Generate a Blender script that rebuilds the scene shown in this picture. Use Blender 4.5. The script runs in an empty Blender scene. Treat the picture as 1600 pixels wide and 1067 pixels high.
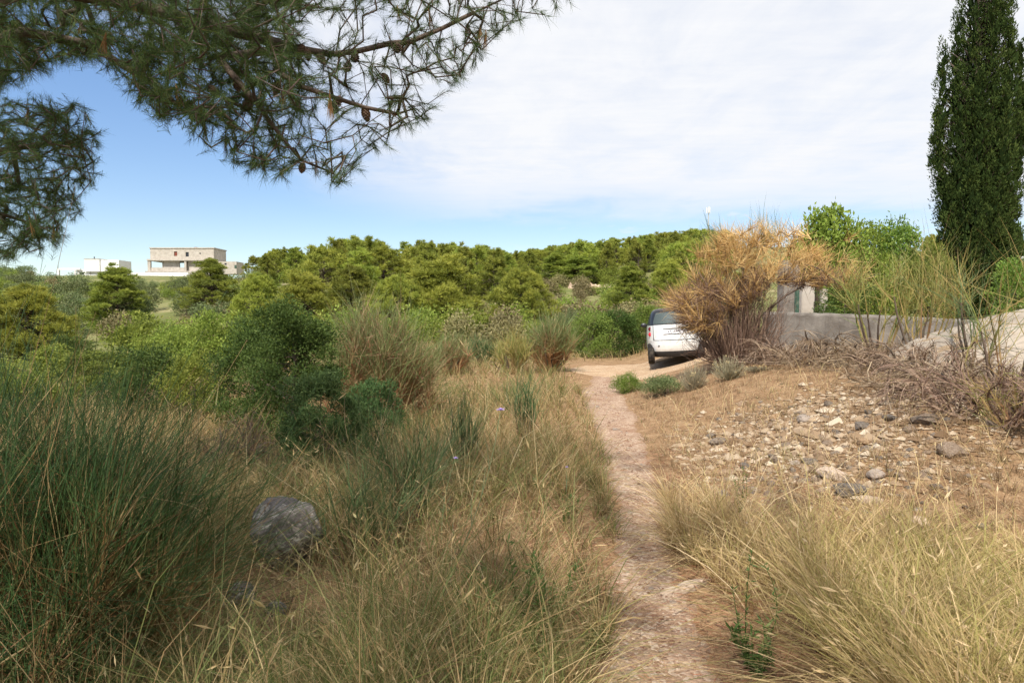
import bpy, bmesh, math, random
import numpy as np
from mathutils import Vector, Matrix

# ------------------------------------------------------------------ camera, sky, sun, exposure
SC = bpy.context.scene
COL = SC.collection
F = 1067.0                      # focal length in photograph pixels (24 mm on a 36 mm sensor)
EYE = 1.6
HORIZON = 490.0
PITCH = math.atan((533.5 - HORIZON) / F)
cam_d = bpy.data.cameras.new('camera'); cam_d.lens = 24.0; cam_d.sensor_width = 36.0
cam_d.clip_start = 0.05; cam_d.clip_end = 5000
cam = bpy.data.objects.new('camera', cam_d); COL.objects.link(cam)
cam.location = (0, 0, EYE); cam.rotation_euler = (math.pi/2 - PITCH, 0, 0)
SC.camera = cam

TO_SUN = Vector((-0.22, -0.58, 0.80)).normalized()
sun_el = math.asin(TO_SUN.z); sun_az = math.atan2(TO_SUN.x, TO_SUN.y)
world = bpy.data.worlds.new('World'); SC.world = world; world.use_nodes = True
nt = world.node_tree; nt.nodes.clear()
def wn(t, **kw):
    n = nt.nodes.new(t)
    for k, v in kw.items(): setattr(n, k, v)
    return n
def wmath(op, a, b=None, c=None, clamp=False):
    n = wn('ShaderNodeMath', operation=op); n.use_clamp = clamp
    for i, v in enumerate((a, b, c)):
        if v is None: continue
        if isinstance(v, (int, float)): n.inputs[i].default_value = v
        else: nt.links.new(v, n.inputs[i])
    return n.outputs[0]
def wsmooth(a, b, v):
    n = wn('ShaderNodeMapRange', interpolation_type='SMOOTHSTEP')
    nt.links.new(v, n.inputs[0]); n.inputs[1].default_value = a; n.inputs[2].default_value = b
    return n.outputs[0]
sky = wn('ShaderNodeTexSky', sky_type='NISHITA', sun_disc=False)
sky.sun_elevation = sun_el; sky.sun_rotation = sun_az; sky.altitude = 150; sky.air_density = 1.0; sky.dust_density = 0.25; sky.ozone_density = 2.0
tc = wn('ShaderNodeTexCoord'); sep = wn('ShaderNodeSeparateXYZ'); nt.links.new(tc.outputs['Generated'], sep.inputs[0])
zc = wmath('ADD', wmath('MAXIMUM', sep.outputs[2], 0.0), 0.03)
px_ = wmath('DIVIDE', sep.outputs[0], zc); py_ = wmath('DIVIDE', sep.outputs[1], zc)
comb = wn('ShaderNodeCombineXYZ'); nt.links.new(px_, comb.inputs[0]); nt.links.new(py_, comb.inputs[1])
def wnoise(scale, vec_scale, detail=6, rough=.55, rot=0.0, dist=0.0):
    m = wn('ShaderNodeMapping'); nt.links.new(comb.outputs[0], m.inputs[0])
    m.inputs['Scale'].default_value = vec_scale; m.inputs['Rotation'].default_value = (0, 0, rot)
    n = wn('ShaderNodeTexNoise'); nt.links.new(m.outputs[0], n.inputs['Vector'])
    n.inputs['Scale'].default_value = scale; n.inputs['Detail'].default_value = detail
    n.inputs['Roughness'].default_value = rough; n.inputs['Distortion'].default_value = dist
    return n.outputs[0]
n_big = wnoise(0.55, (1, 1, 1), 4)
n_mid = wnoise(2.2, (1, .55, 1), 8, .62, 0.5, .4)
n_str = wnoise(6.0, (.35, 1.5, 1), 5, .6, 0.35, .3)
wob = wmath('MULTIPLY_ADD', n_big, 3.0, -1.5)
wob2 = wmath('MULTIPLY_ADD', n_mid, 1.2, -0.6)
edge_x = wsmooth(-1.7, -0.15, wmath('ADD', px_, wmath('ADD', wmath('MULTIPLY', wob, .45), wmath('MULTIPLY', wob2, .6))))
edge_y = wmath('SUBTRACT', 1.0, wsmooth(4.2, 6.6, wmath('ADD', py_, wmath('ADD', wmath('MULTIPLY', wob, .8), wmath('MULTIPLY', wob2, 1.6)))))
sheet = wmath('MULTIPLY', edge_x, edge_y)
tex = wmath('ADD', wmath('MULTIPLY', wsmooth(.2, .7, n_mid), .72), wmath('MULTIPLY', wsmooth(.2, .8, n_str), .28))
sheet = wmath('MULTIPLY', sheet, wmath('MULTIPLY_ADD', tex, .34, .72), clamp=True)
wisps = wmath('MULTIPLY', wsmooth(.53, .75, n_mid), wmath('MULTIPLY', wsmooth(-1.0, 2.5, px_), .7))
cover = wmath('MAXIMUM', sheet, wisps, clamp=True)
mixc = wn('ShaderNodeMix', data_type='RGBA')
nt.links.new(cover, mixc.inputs[0])
hs = wn('ShaderNodeHueSaturation'); hs.inputs['Hue'].default_value = .510; hs.inputs['Saturation'].default_value = 1.36; hs.inputs['Value'].default_value = 2.0
gam = wn('ShaderNodeGamma'); gam.inputs[1].default_value = .72; nt.links.new(sky.outputs[0], gam.inputs[0]); nt.links.new(gam.outputs[0], hs.inputs['Color']); nt.links.new(hs.outputs[0], mixc.inputs[6])
mixc.inputs[7].default_value = (7.1, 7.2, 7.45, 1)
bg = wn('ShaderNodeBackground'); bg.inputs[1].default_value = 0.10; nt.links.new(mixc.outputs[2], bg.inputs[0])
wo = wn('ShaderNodeOutputWorld'); nt.links.new(bg.outputs[0], wo.inputs[0])

sl = bpy.data.lights.new('sun', 'SUN'); sl.energy = 4.6; sl.angle = math.radians(1.5); sl.color = (1.0, .945, .86)
sun = bpy.data.objects.new('sun', sl); COL.objects.link(sun)
sun.rotation_euler = TO_SUN.to_track_quat('Z', 'Y').to_euler(); sun.location = (-10, -25, 40)

SC.view_settings.view_transform = 'Standard'; SC.view_settings.look = 'None'
SC.view_settings.exposure = 0.42; SC.view_settings.gamma = 1.0; SC.view_settings.use_curve_mapping = False
try:
    SC.cycles.max_bounces = 4; SC.cycles.diffuse_bounces = 2; SC.cycles.glossy_bounces = 2
    SC.cycles.transmission_bounces = 3; SC.cycles.use_adaptive_sampling = True; SC.cycles.adaptive_threshold = .03; SC.cycles.use_denoising = True
except Exception: pass

# ------------------------------------------------------------------ helpers
rng = np.random.default_rng(7)
def R_(seed): return np.random.default_rng(seed)
def sm(a, b, t):
    t = np.clip((np.asarray(t, float) - a) / (b - a), 0, 1); return t*t*(3 - 2*t)
cp, sp_ = math.cos(PITCH), math.sin(PITCH)
def ray(px, py):
    u = (np.asarray(px, float) - 800) / F; v = (533.5 - np.asarray(py, float)) / F
    return u, cp + v*sp_, -sp_ + v*cp
def at(px, py, Y):
    """the point of the place that lies Y metres ahead along a line of sight"""
    a, b, c = ray(px, py); k = Y / b
    return np.stack([a*k, b*k, EYE + c*k], -1)
def nrm(v): return v / np.maximum(np.linalg.norm(v, axis=-1, keepdims=True), 1e-9)

def make_mesh(name, V, faces, attrs=None, smooth=False):
    """faces: list of integer arrays (n,3) or (n,4); attrs: per-vertex floats"""
    me = bpy.data.meshes.new(name)
    V = np.ascontiguousarray(V, np.float32).reshape(-1, 3)
    faces = [np.asarray(f, np.int32) for f in faces if len(f)]
    me.vertices.add(len(V)); me.vertices.foreach_set('co', V.ravel())
    loops = np.concatenate([f.ravel() for f in faces])
    sizes = np.concatenate([np.full(len(f), f.shape[1], np.int32) for f in faces])
    starts = np.concatenate([[0], np.cumsum(sizes)[:-1]]).astype(np.int32)
    me.loops.add(len(loops)); me.loops.foreach_set('vertex_index', loops)
    me.polygons.add(len(sizes)); me.polygons.foreach_set('loop_start', starts)
    try: me.polygons.foreach_set('loop_total', sizes)
    except Exception: pass
    me.polygons.foreach_set('use_smooth', np.full(len(sizes), bool(smooth)))
    for k, a in (attrs or {}).items():
        at_ = me.attributes.new(k, 'FLOAT', 'POINT'); at_.data.foreach_set('value', np.ascontiguousarray(a, np.float32).ravel())
    me.update(calc_edges=True)
    return me

class Geo:
    """collects vectorised pieces of ONE part"""
    def __init__(s): s.V = []; s.F3 = []; s.F4 = []; s.r = []; s.t = []; s.n = 0
    def add(s, V, F3=None, F4=None, r=0.5, t=0.5):
        V = np.asarray(V, float).reshape(-1, 3); n = len(V)
        s.V.append(V)
        if F3 is not None and len(F3): s.F3.append(np.asarray(F3) + s.n)
        if F4 is not None and len(F4): s.F4.append(np.asarray(F4) + s.n)
        s.r.append(np.broadcast_to(np.asarray(r, float).ravel() if np.ndim(r) else r, (n,)))
        s.t.append(np.broadcast_to(np.asarray(t, float).ravel() if np.ndim(t) else t, (n,)))
        s.n += n
    def mesh(s, name, mat, smooth=False):
        fs = []
        if s.F3: fs.append(np.concatenate(s.F3))
        if s.F4: fs.append(np.concatenate(s.F4))
        me = make_mesh(name, np.concatenate(s.V), fs, {'rnd': np.concatenate(s.r), 'tt': np.concatenate(s.t)}, smooth)
        me.materials.append(mat)
        return me
    # --- strands: P (n,s,3)
    def tubes(s, P, R, k=3, r=None, t=None):
        P = np.asarray(P, float); n, m, _ = P.shape
        if n == 0: return
        R = np.broadcast_to(np.asarray(R, float), (n, m))
        T = nrm(np.gradient(P, axis=1))
        ref = np.where(np.abs(T[..., 2:3]) > .8, np.array([1., 0, 0]), np.array([0, 0, 1.]))
        A = nrm(np.cross(T, ref)); B = np.cross(T, A)
        ang = np.arange(k) * 2*np.pi/k
        V = P[:, :, None, :] + R[:, :, None, None] * (np.cos(ang)[None, None, :, None]*A[:, :, None, :] + np.sin(ang)[None, None, :, None]*B[:, :, None, :])
        idx = np.arange(n*m*k).reshape(n, m, k); nx = np.roll(idx, -1, axis=2)
        F4 = np.stack([idx[:, :-1], nx[:, :-1], nx[:, 1:], idx[:, 1:]], -1).reshape(-1, 4)
        rr = np.broadcast_to((np.full(n, .5) if r is None else np.asarray(r))[:, None, None], (n, m, k))
        tt = np.broadcast_to(np.linspace(0, 1, m)[None, :, None] if t is None else np.asarray(t)[:, :, None], (n, m, k))
        s.add(V, None, F4, rr, tt)
    def ribbons(s, P, W, side, r=None, t=None):
        """flat tapering strips ending in a point"""
        P = np.asarray(P, float); n, m, _ = P.shape
        if n == 0: return
        W = np.broadcast_to(np.asarray(W, float), (n, m)); side = np.asarray(side, float)
        if side.ndim == 2: side = np.repeat(side[:, None, :], m, 1)
        L = P[:, :-1] - side[:, :-1]*W[:, :-1, None]*.5; Rr = P[:, :-1] + side[:, :-1]*W[:, :-1, None]*.5
        V = np.concatenate([np.stack([L, Rr], 2).reshape(n, -1, 3), P[:, -1:]], 1)
        q = 2*(m-1) + 1; base = (np.arange(n)*q)[:, None]
        F4 = None
        if m > 2:
            j = np.arange(m-2)*2
            F4 = (base[:, :, None] + np.stack([j, j+1, j+3, j+2], -1)[None]).reshape(-1, 4)
        F3 = base + np.array([2*(m-2), 2*(m-2)+1, 2*(m-1)])
        rr = np.repeat((np.full(n, .5) if r is None else np.asarray(r))[:, None], q, 1)
        tl = np.linspace(0, 1, m); tv = np.concatenate([np.repeat(tl[:-1], 2), tl[-1:]])
        tt = np.repeat(tv[None], n, 0) if t is None else np.concatenate([np.repeat(np.asarray(t)[:, :-1], 2, axis=1), np.asarray(t)[:, -1:]], 1)
        s.add(V, F3, F4, rr, tt)
    def leaves(s, C, D, S, L, W, fold=.15, r=None, t=.5):
        """rhombic leaves: base C, direction D, side S"""
        n = len(C); L = np.broadcast_to(L, (n,))[:, None]; W = np.broadcast_to(W, (n,))[:, None]
        N = np.cross(D, S)
        V = np.stack([C, C + D*L*.45 + S*W*.5 + N*L*fold, C + D*L, C + D*L*.45 - S*W*.5 + N*L*fold], 1)
        i = (np.arange(n)*4)[:, None]
        F3 = np.concatenate([i + np.array([0, 1, 2]), i + np.array([0, 2, 3])])
        rr = np.repeat((np.full(n, .5) if r is None else np.asarray(r))[:, None], 4, 1)
        s.add(V, F3, None, rr, np.broadcast_to(np.asarray(t), (n,)).repeat(4) if np.ndim(t) else t)

def link(name, me, parent=None, loc=None):
    o = bpy.data.objects.new(name, me); COL.objects.link(o)
    if parent is not None: o.parent = parent
    if loc is not None: o.location = loc
    return o
def tag(o, label, cat=None, group=None, kind=None):
    o['label'] = label
    if cat: o['category'] = cat
    if group: o['group'] = group
    if kind: o['kind'] = kind
    return o
def empty(name, loc=(0, 0, 0), rz=0.0):
    o = bpy.data.objects.new(name, None); COL.objects.link(o); o.location = loc; o.rotation_euler = (0, 0, rz)
    o.empty_display_size = .2
    return o
def structure(o): o['kind'] = 'structure'; return o
def copy_tree(o, loc, rz, sc=1.0, parent=None):
    c = o.copy(); COL.objects.link(c); c.parent = parent
    if loc is not None: c.location = loc; c.rotation_euler = (0, 0, rz); c.scale = sc if hasattr(sc, '__len__') else (sc,)*3
    for ch in o.children:
        copy_tree(ch, None, 0, 1, c)
    return c

# ------------------------------------------------------------------ materials
def new_mat(name):
    m = bpy.data.materials.new(name); m.use_nodes = True; m.node_tree.nodes.clear(); return m
class NT:
    def __init__(s, m): s.t = m.node_tree
    def n(s, typ, **kw):
        x = s.t.nodes.new(typ)
        for k, v in kw.items(): setattr(x, k, v)
        return x
    def l(s, a, b): s.t.links.new(a, b)
    def put(s, sock, v):
        if hasattr(v, 'is_linked') or hasattr(v, 'links'): s.l(v, sock)
        else: sock.default_value = v
    def math(s, op, a, b=0.0, clamp=False):
        x = s.n('ShaderNodeMath', operation=op); x.use_clamp = clamp; s.put(x.inputs[0], a); s.put(x.inputs[1], b); return x.outputs[0]
    def mix(s, f, a, b, blend='MIX'):
        x = s.n('ShaderNodeMix', data_type='RGBA', blend_type=blend); s.put(x.inputs[0], f)
        s.put(x.inputs[6], a if not isinstance(a, tuple) else (*a, 1)[:4]); s.put(x.inputs[7], b if not isinstance(b, tuple) else (*b, 1)[:4]); return x.outputs[2]
    def ramp(s, f, stops):
        x = s.n('ShaderNodeValToRGB'); s.l(f, x.inputs[0]); e = x.color_ramp.elements
        while len(e) < len(stops): e.new(.5)
        for i, (p, c) in enumerate(stops): e[i].position = p; e[i].color = (*c, 1)
        return x.outputs[0]
    def noise(s, scale, detail=4, rough=.55, vec=None, dist=0.0):
        x = s.n('ShaderNodeTexNoise'); x.inputs['Scale'].default_value = scale; x.inputs['Detail'].default_value = detail
        x.inputs['Roughness'].default_value = rough; x.inputs['Distortion'].default_value = dist
        if vec is not None: s.l(vec, x.inputs['Vector'])
        return x.outputs[0]
    def rng(s, v, a, b, lo=0.0, hi=1.0):
        x = s.n('ShaderNodeMapRange', interpolation_type='SMOOTHSTEP'); s.l(v, x.inputs[0])
        for i, q in enumerate((a, b, lo, hi)): x.inputs[i+1].default_value = q
        return x.outputs[0]
    def attr(s, name): return s.n('ShaderNodeAttribute', attribute_name=name).outputs['Fac']
    def pos(s): return s.n('ShaderNodeNewGeometry').outputs['Position']
    def objc(s): return s.n('ShaderNodeTexCoord').outputs['Object']
    def bump(s, h, strength=.5, dist=.02):
        x = s.n('ShaderNodeBump'); x.inputs['Strength'].default_value = strength; x.inputs['Distance'].default_value = dist; s.l(h, x.inputs['Height']); return x.outputs[0]
    def out(s, shader): s.l(shader, s.n('ShaderNodeOutputMaterial').inputs[0])
    def bsdf(s, col, rough=.8, spec=.2, normal=None, metal=0.0, coat=0.0):
        x = s.n('ShaderNodeBsdfPrincipled'); s.put(x.inputs['Base Color'], col if not isinstance(col, tuple) else (*col, 1)[:4])
        s.put(x.inputs['Roughness'], rough); x.inputs['Specular IOR Level'].default_value = spec; x.inputs['Metallic'].default_value = metal
        x.inputs['Coat Weight'].default_value = coat
        if normal is not None: s.l(normal, x.inputs['Normal'])
        return x.outputs[0]

def foliage(name, stops, along=None, trans=.3, var=.25, rough=.55, spec=.25, patch=None):
    """colour by strand (rnd), optionally by place along the strand (tt) for stems that are woody below"""
    m = new_mat(name); k = NT(m)
    col = k.ramp(k.attr('rnd'), stops)
    if along:
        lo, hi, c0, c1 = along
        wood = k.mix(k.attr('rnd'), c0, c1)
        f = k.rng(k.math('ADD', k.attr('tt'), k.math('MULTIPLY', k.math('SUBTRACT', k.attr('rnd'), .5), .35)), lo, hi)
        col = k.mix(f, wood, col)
    if patch:
        sc, c, a, b = patch
        col = k.mix(k.rng(k.noise(sc, 3, vec=k.objc()), a, b), col, c)
    ob = k.n('ShaderNodeObjectInfo').outputs['Random']
    h = k.n('ShaderNodeHueSaturation'); k.l(col, h.inputs['Color'])
    k.l(k.math('ADD', k.math('MULTIPLY', ob, .03), .485), h.inputs['Hue'])
    k.l(k.math('ADD', k.math('MULTIPLY', ob, var), 1 - var/2), h.inputs['Value'])
    p = k.bsdf(h.outputs[0], rough, spec)
    if trans > 0:
        tr = k.n('ShaderNodeBsdfTranslucent'); k.l(h.outputs[0], tr.inputs[0])
        mx = k.n('ShaderNodeMixShader'); mx.inputs[0].default_value = trans; k.l(p, mx.inputs[1]); k.l(tr.outputs[0], mx.inputs[2]); p = mx.outputs[0]
    k.out(p); return m

M = {}
M['pine_far'] = foliage('pine_needles_yellow_green', [(0, (.165, .205, .038)), (.5, (.325, .365, .06)), (1, (.50, .51, .095))], var=.35, trans=.35)  # own needle colour of the yellow-green pines
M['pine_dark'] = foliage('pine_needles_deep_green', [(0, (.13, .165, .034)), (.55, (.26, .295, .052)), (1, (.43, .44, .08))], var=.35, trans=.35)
M['pine_near'] = foliage('pine_needles_near', [(0, (.035, .06, .018)), (.6, (.075, .115, .028)), (.93, (.12, .16, .04)), (1, (.30, .15, .05))], var=0, trans=.35)
M['needle_dead'] = foliage('dead_pine_needles', [(0, (.20, .09, .035)), (1, (.34, .18, .07))], var=0)
M['bark'] = (lambda: (lambda m: (lambda k: (k.out(k.bsdf(k.ramp(k.noise(9, 6, .65, k.objc()), [(.3, (.05, .038, .03)), (.7, (.17, .13, .105))]), .9, .1, k.bump(k.noise(30, 5, .6, k.objc()), .8, .02))), m)[1])(NT(m)))(new_mat('bark')))()
M['twig'] = foliage('twig_bark', [(0, (.07, .05, .036)), (1, (.15, .11, .08))], trans=0, var=.1)
M['broom'] = foliage('broom_stems', [(0, (.095, .15, .045)), (.5, (.165, .215, .075)), (.82, (.24, .27, .10)), (.88, (.36, .25, .13)), (1, (.48, .34, .19))], along=(.46, .74, (.26, .13, .06), (.50, .29, .135)), trans=.15, var=.15)
M['broom_green'] = foliage('broom_stems_green', [(0, (.055, .10, .035)), (.6, (.11, .165, .06)), (.85, (.17, .22, .085)), (.92, (.34, .26, .13)), (1, (.40, .30, .16))], along=(.05, .35, (.14, .09, .05), (.26, .17, .09)), trans=.15, var=.15)
M['broom_shade'] = foliage('broom_stems_shaded', [(0, (.028, .062, .016)), (.70, (.062, .112, .03)), (.88, (.105, .145, .045)), (.92, (.26, .14, .06)), (1, (.42, .29, .15))], along=(.40, .70, (.16, .075, .032), (.36, .19, .085)), trans=.15, var=.0)  # darker copy for the foreground broom, its shade put into the colour
M['broom_yellow'] = foliage('broom_stems_yellowing', [(0, (.17, .19, .05)), (.5, (.30, .27, .08)), (.8, (.42, .29, .11)), (1, (.18, .25, .06))], along=(.15, .5, (.26, .15, .07), (.42, .28, .14)), trans=.2, var=.1)
M['broom_dead'] = foliage('dead_broom_twigs', [(0, (.36, .19, .075)), (.5, (.56, .325, .135)), (.8, (.69, .435, .205)), (.93, (.74, .51, .27)), (1, (.36, .34, .12))], along=(-.2, .25, (.30, .18, .09), (.46, .29, .14)), trans=.15, var=.1)
M['broom_inner'] = foliage('bare_broom_twigs', [(0, (.10, .065, .045)), (.6, (.19, .125, .085)), (1, (.32, .22, .14))], trans=0, var=.1)
M['brush'] = foliage('dry_brushwood', [(0, (.11, .07, .045)), (.6, (.225, .15, .10)), (1, (.38, .28, .19))], trans=0, var=.1)
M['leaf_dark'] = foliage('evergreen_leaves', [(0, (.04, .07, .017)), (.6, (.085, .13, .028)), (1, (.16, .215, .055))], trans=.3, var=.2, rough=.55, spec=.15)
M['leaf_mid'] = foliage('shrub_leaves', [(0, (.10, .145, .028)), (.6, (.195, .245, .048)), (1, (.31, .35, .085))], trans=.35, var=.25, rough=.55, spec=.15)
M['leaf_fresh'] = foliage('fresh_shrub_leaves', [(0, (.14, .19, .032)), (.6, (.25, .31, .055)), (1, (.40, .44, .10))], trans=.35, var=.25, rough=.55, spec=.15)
M['leaf_bright'] = foliage('bright_leaves', [(0, (.12, .19, .03)), (.6, (.20, .29, .045)), (1, (.32, .38, .08))], trans=.4, var=.2, rough=.45, spec=.35)
M['leaf_olive'] = foliage('grey_green_leaves', [(0, (.10, .13, .05)), (.6, (.18, .22, .085)), (1, (.28, .31, .14))], trans=.25, var=.4)
M['leaf_dry'] = foliage('scrub_leaves', [(0, (.15, .14, .06)), (.6, (.26, .22, .10)), (1, (.36, .30, .15))], trans=.2, var=.4)
M['curry'] = foliage('grey_dry_stems', [(0, (.20, .18, .11)), (.6, (.30, .26, .17)), (1, (.40, .34, .22))], trans=.1, var=.1)
M['juniper'] = foliage('juniper_sprays', [(0, (.045, .09, .03)), (.6, (.085, .15, .045)), (1, (.15, .22, .07))], trans=.25, var=.1)
M['cypress'] = foliage('cypress_sprays', [(0, (.016, .032, .010)), (.5, (.045, .078, .02)), (1, (.115, .16, .042))], trans=.2, var=.0, rough=.8, spec=.04)
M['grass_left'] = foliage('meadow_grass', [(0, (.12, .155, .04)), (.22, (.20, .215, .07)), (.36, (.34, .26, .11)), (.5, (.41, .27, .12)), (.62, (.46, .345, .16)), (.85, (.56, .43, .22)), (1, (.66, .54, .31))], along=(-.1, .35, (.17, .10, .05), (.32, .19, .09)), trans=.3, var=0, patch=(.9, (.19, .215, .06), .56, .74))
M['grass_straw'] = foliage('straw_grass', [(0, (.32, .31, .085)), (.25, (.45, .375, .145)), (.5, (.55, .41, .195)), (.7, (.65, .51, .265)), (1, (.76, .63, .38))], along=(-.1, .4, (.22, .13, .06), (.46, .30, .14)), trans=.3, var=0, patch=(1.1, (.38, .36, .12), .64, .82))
M['grass_brown'] = foliage('short_dry_grass', [(0, (.16, .098, .058)), (.45, (.30, .19, .105)), (.8, (.43, .305, .18)), (.93, (.36, .29, .165)), (1, (.20, .20, .08))], trans=.2, var=0, patch=(.8, (.24, .235, .10), .58, .7))
M['litter'] = foliage('pine_needle_litter', [(0, (.16, .075, .035)), (.6, (.30, .15, .07)), (1, (.44, .28, .15))], trans=0, var=0)
M['herb'] = foliage('green_herbs', [(0, (.06, .12, .025)), (.7, (.12, .19, .05)), (1, (.20, .26, .09))], trans=.3, var=.1)
M['stalk_pale'] = foliage('pale_green_stalks', [(0, (.17, .25, .12)), (1, (.26, .33, .17))], trans=.1, var=.1)
def flat(name, c, rough=.6, spec=.3, metal=0, coat=0, grime=None):
    m = new_mat(name); k = NT(m); col = (*c, 1)
    if grime: col = k.mix(k.rng(k.noise(grime[0], 5, .6, k.objc()), .4, .75), c, grime[1])
    k.out(k.bsdf(col, rough, spec, metal=metal, coat=coat)); return m
M['flower_mauve'] = flat('mauve_petals', (.52, .40, .72))
M['flower_tan'] = flat('dried_flower_heads', (.62, .50, .24), grime=(40, (.40, .29, .12)))
M['flower_pale'] = flat('whitish_petals', (.7, .68, .74))
M['flower_orange'] = flat('orange_leaves', (.62, .17, .03))

def stone_mat(name, cols, sc=6, bump=.7, lichen=None):
    m = new_mat(name); k = NT(m); o = k.objc()
    ob = k.n('ShaderNodeObjectInfo').outputs['Random']
    vec = k.n('ShaderNodeVectorMath', operation='ADD'); k.l(o, vec.inputs[0])
    cb = k.n('ShaderNodeCombineXYZ'); k.l(k.math('MULTIPLY', ob, 37.0), cb.inputs[0]); k.l(cb.outputs[0], vec.inputs[1]); v = vec.outputs[0]
    c = k.ramp(k.noise(sc, 6, .65, v), [(.3, cols[0]), (.52, cols[1]), (.75, cols[2])])
    if lichen: c = k.mix(k.rng(k.noise(lichen[0], 5, .6, v, .6), lichen[2], lichen[3]), c, lichen[1])
    h = k.n('ShaderNodeHueSaturation'); k.l(c, h.inputs['Color']); k.l(k.math('ADD', k.math('MULTIPLY', ob, .55), .68), h.inputs['Value'])
    k.l(k.math('ADD', k.math('MULTIPLY', ob, .4), .8), h.inputs['Saturation'])
    k.out(k.bsdf(h.outputs[0], .9, .15, k.bump(k.noise(sc*4, 6, .6, v), bump, .02))); return m
M['stone_grey'] = stone_mat('limestone_grey', [(.13, .10, .078), (.235, .19, .15), (.36, .305, .25)], 7)
M['stone_tan'] = stone_mat('limestone_tan', [(.20, .13, .08), (.32, .225, .15), (.45, .345, .25)], 7)
M['stone_pale'] = stone_mat('limestone_pale', [(.36, .26, .19), (.50, .39, .30), (.62, .52, .42)], 5)
M['stone_path'] = stone_mat('path_stones', [(.36, .25, .18), (.50, .39, .30), (.62, .53, .43)], 9)
M['boulder'] = stone_mat('lichened_boulder', [(.075, .064, .058), (.20, .176, .157), (.36, .325, .285)], 9, 1.0, (13, (.50, .46, .39), .52, .61))
M['outcrop'] = stone_mat('pale_outcrop', [(.22, .18, .14), (.34, .29, .235), (.44, .385, .325)], 1.6, 1.0, (3.1, (.30, .22, .14), .56, .66))

# ground: dry soil and straw litter, ochre where it is bare; far slopes of dry grass
def ground_mat():
    m = new_mat('dry_ground'); k = NT(m); p = k.pos()
    soil = k.ramp(k.noise(3.5, 8, .62, p), [(.28, (.155, .088, .048)), (.5, (.28, .17, .09)), (.72, (.40, .27, .155))])
    soil = k.mix(k.rng(k.noise(38, 5, .65, p), .5, .68), soil, (.45, .31, .18))
    soil = k.mix(k.rng(k.noise(17, 4, .6, p), .55, .7), soil, (.16, .10, .06))
    far = k.ramp(k.noise(.11, 6, .65, p), [(.3, (.09, .115, .035)), (.5, (.17, .18, .065)), (.64, (.27, .24, .12)), (.78, (.44, .37, .25))])
    far = k.mix(k.rng(k.noise(.9, 4, .6, p), .45, .65), far, (.15, .145, .055))
    sx = k.n('ShaderNodeSeparateXYZ'); k.l(p, sx.inputs[0])
    c = k.mix(k.rng(sx.outputs[1], 20, 40), soil, far)
    h = k.math('ADD', k.noise(26, 6, .65, p), k.math('MULTIPLY', k.noise(90, 3, .5, p), .4))
    k.out(k.bsdf(c, .95, .08, k.bump(h, .8, .03))); return m
def path_mat(name, a, b, c, red, soil=None):
    m = new_mat(name); k = NT(m); p = k.pos()
    col = k.ramp(k.noise(2.2, 7, .62, p, .3), [(.3, a), (.5, b), (.72, c)])
    v = k.n('ShaderNodeTexVoronoi'); v.inputs['Scale'].default_value = 46; k.l(p, v.inputs['Vector'])
    peb = k.n('ShaderNodeSeparateColor'); k.l(v.outputs['Color'], peb.inputs[0])
    grain = k.mix(k.math('MULTIPLY', k.rng(peb.outputs[0], .55, .95), .55), col, (.62, .51, .40))
    grain = k.mix(k.math('MULTIPLY', k.rng(peb.outputs[1], .6, .98), .5), grain, (.22, .135, .09))
    grain = k.mix(k.math('MULTIPLY', k.rng(k.noise(1.5, 5, .6, p), .52, .7), .6), grain, red)
    if soil:
        e = k.math('ADD', k.attr('edge'), k.math('MULTIPLY', k.math('SUBTRACT', k.noise(7, 6, .65, p), .5), 1.3))
        grain = k.mix(k.math('MULTIPLY', k.rng(e, .55, .98), .85), grain, k.mix(k.rng(k.noise(60, 4, .6, p), .42, .62), soil[0], soil[1]))
    h = k.math('ADD', k.math('MULTIPLY', v.outputs['Distance'], -1.2), k.noise(30, 6, .65, p))
    k.out(k.bsdf(grain, .95, .08, k.bump(h, .55, .02))); return m
M['ground'] = ground_mat()
M['path'] = path_mat('trodden_path', (.24, .15, .098), (.35, .235, .16), (.45, .325, .23), (.25, .13, .075), ((.20, .115, .065), (.36, .235, .14)))
M['road'] = path_mat('sandy_dirt_road', (.34, .215, .12), (.45, .31, .185), (.54, .40, .255), (.38, .22, .115))

# ------------------------------------------------------------------ terrain
_pp = [(1030, 1180), (1024, 1067), (1016, 950), (998, 850), (1001, 780), (977, 700), (953, 640), (942, 612), (955, 592), (985, 578)]
_hw = [.26, .25, .22, .165, .20, .26, .33, .37, .45, .6]
def flat_ground(px, py):
    a, b, c = ray(px, py); k = -EYE/c; return a*k, b*k
_pc = np.array([flat_ground(*q) for q in _pp])
PY, PX, PW = _pc[:, 1], _pc[:, 0], np.array(_hw)
def path_x(y): return np.interp(y, PY, PX)
def path_w(y): return np.interp(y, PY, PW)
_wv = {}
def wavy(x, y, s, seed=0):
    if seed not in _wv:
        r = R_(900 + seed); _wv[seed] = [(r.uniform(0, 6.28), r.uniform(.6, 1.9), r.uniform(0, 6.28)) for _ in range(6)]
    o = 0
    for a, f, q in _wv[seed]: o = o + np.sin((x*math.cos(a) + y*math.sin(a))*(f*s) + q)
    return o/6
_az = np.array([-2.0, -.75, -.52, -.33, -.15, 0, .16, .28, .45, .75, 2.0])
_rh = np.array([9, 10.3, 10.6, 9.2, 9.5, 11.5, 17, 22, 22, 19, 15.])
_ry = np.array([180, 180, 180, 145, 160, 190, 220, 230, 230, 230, 230.])
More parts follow.
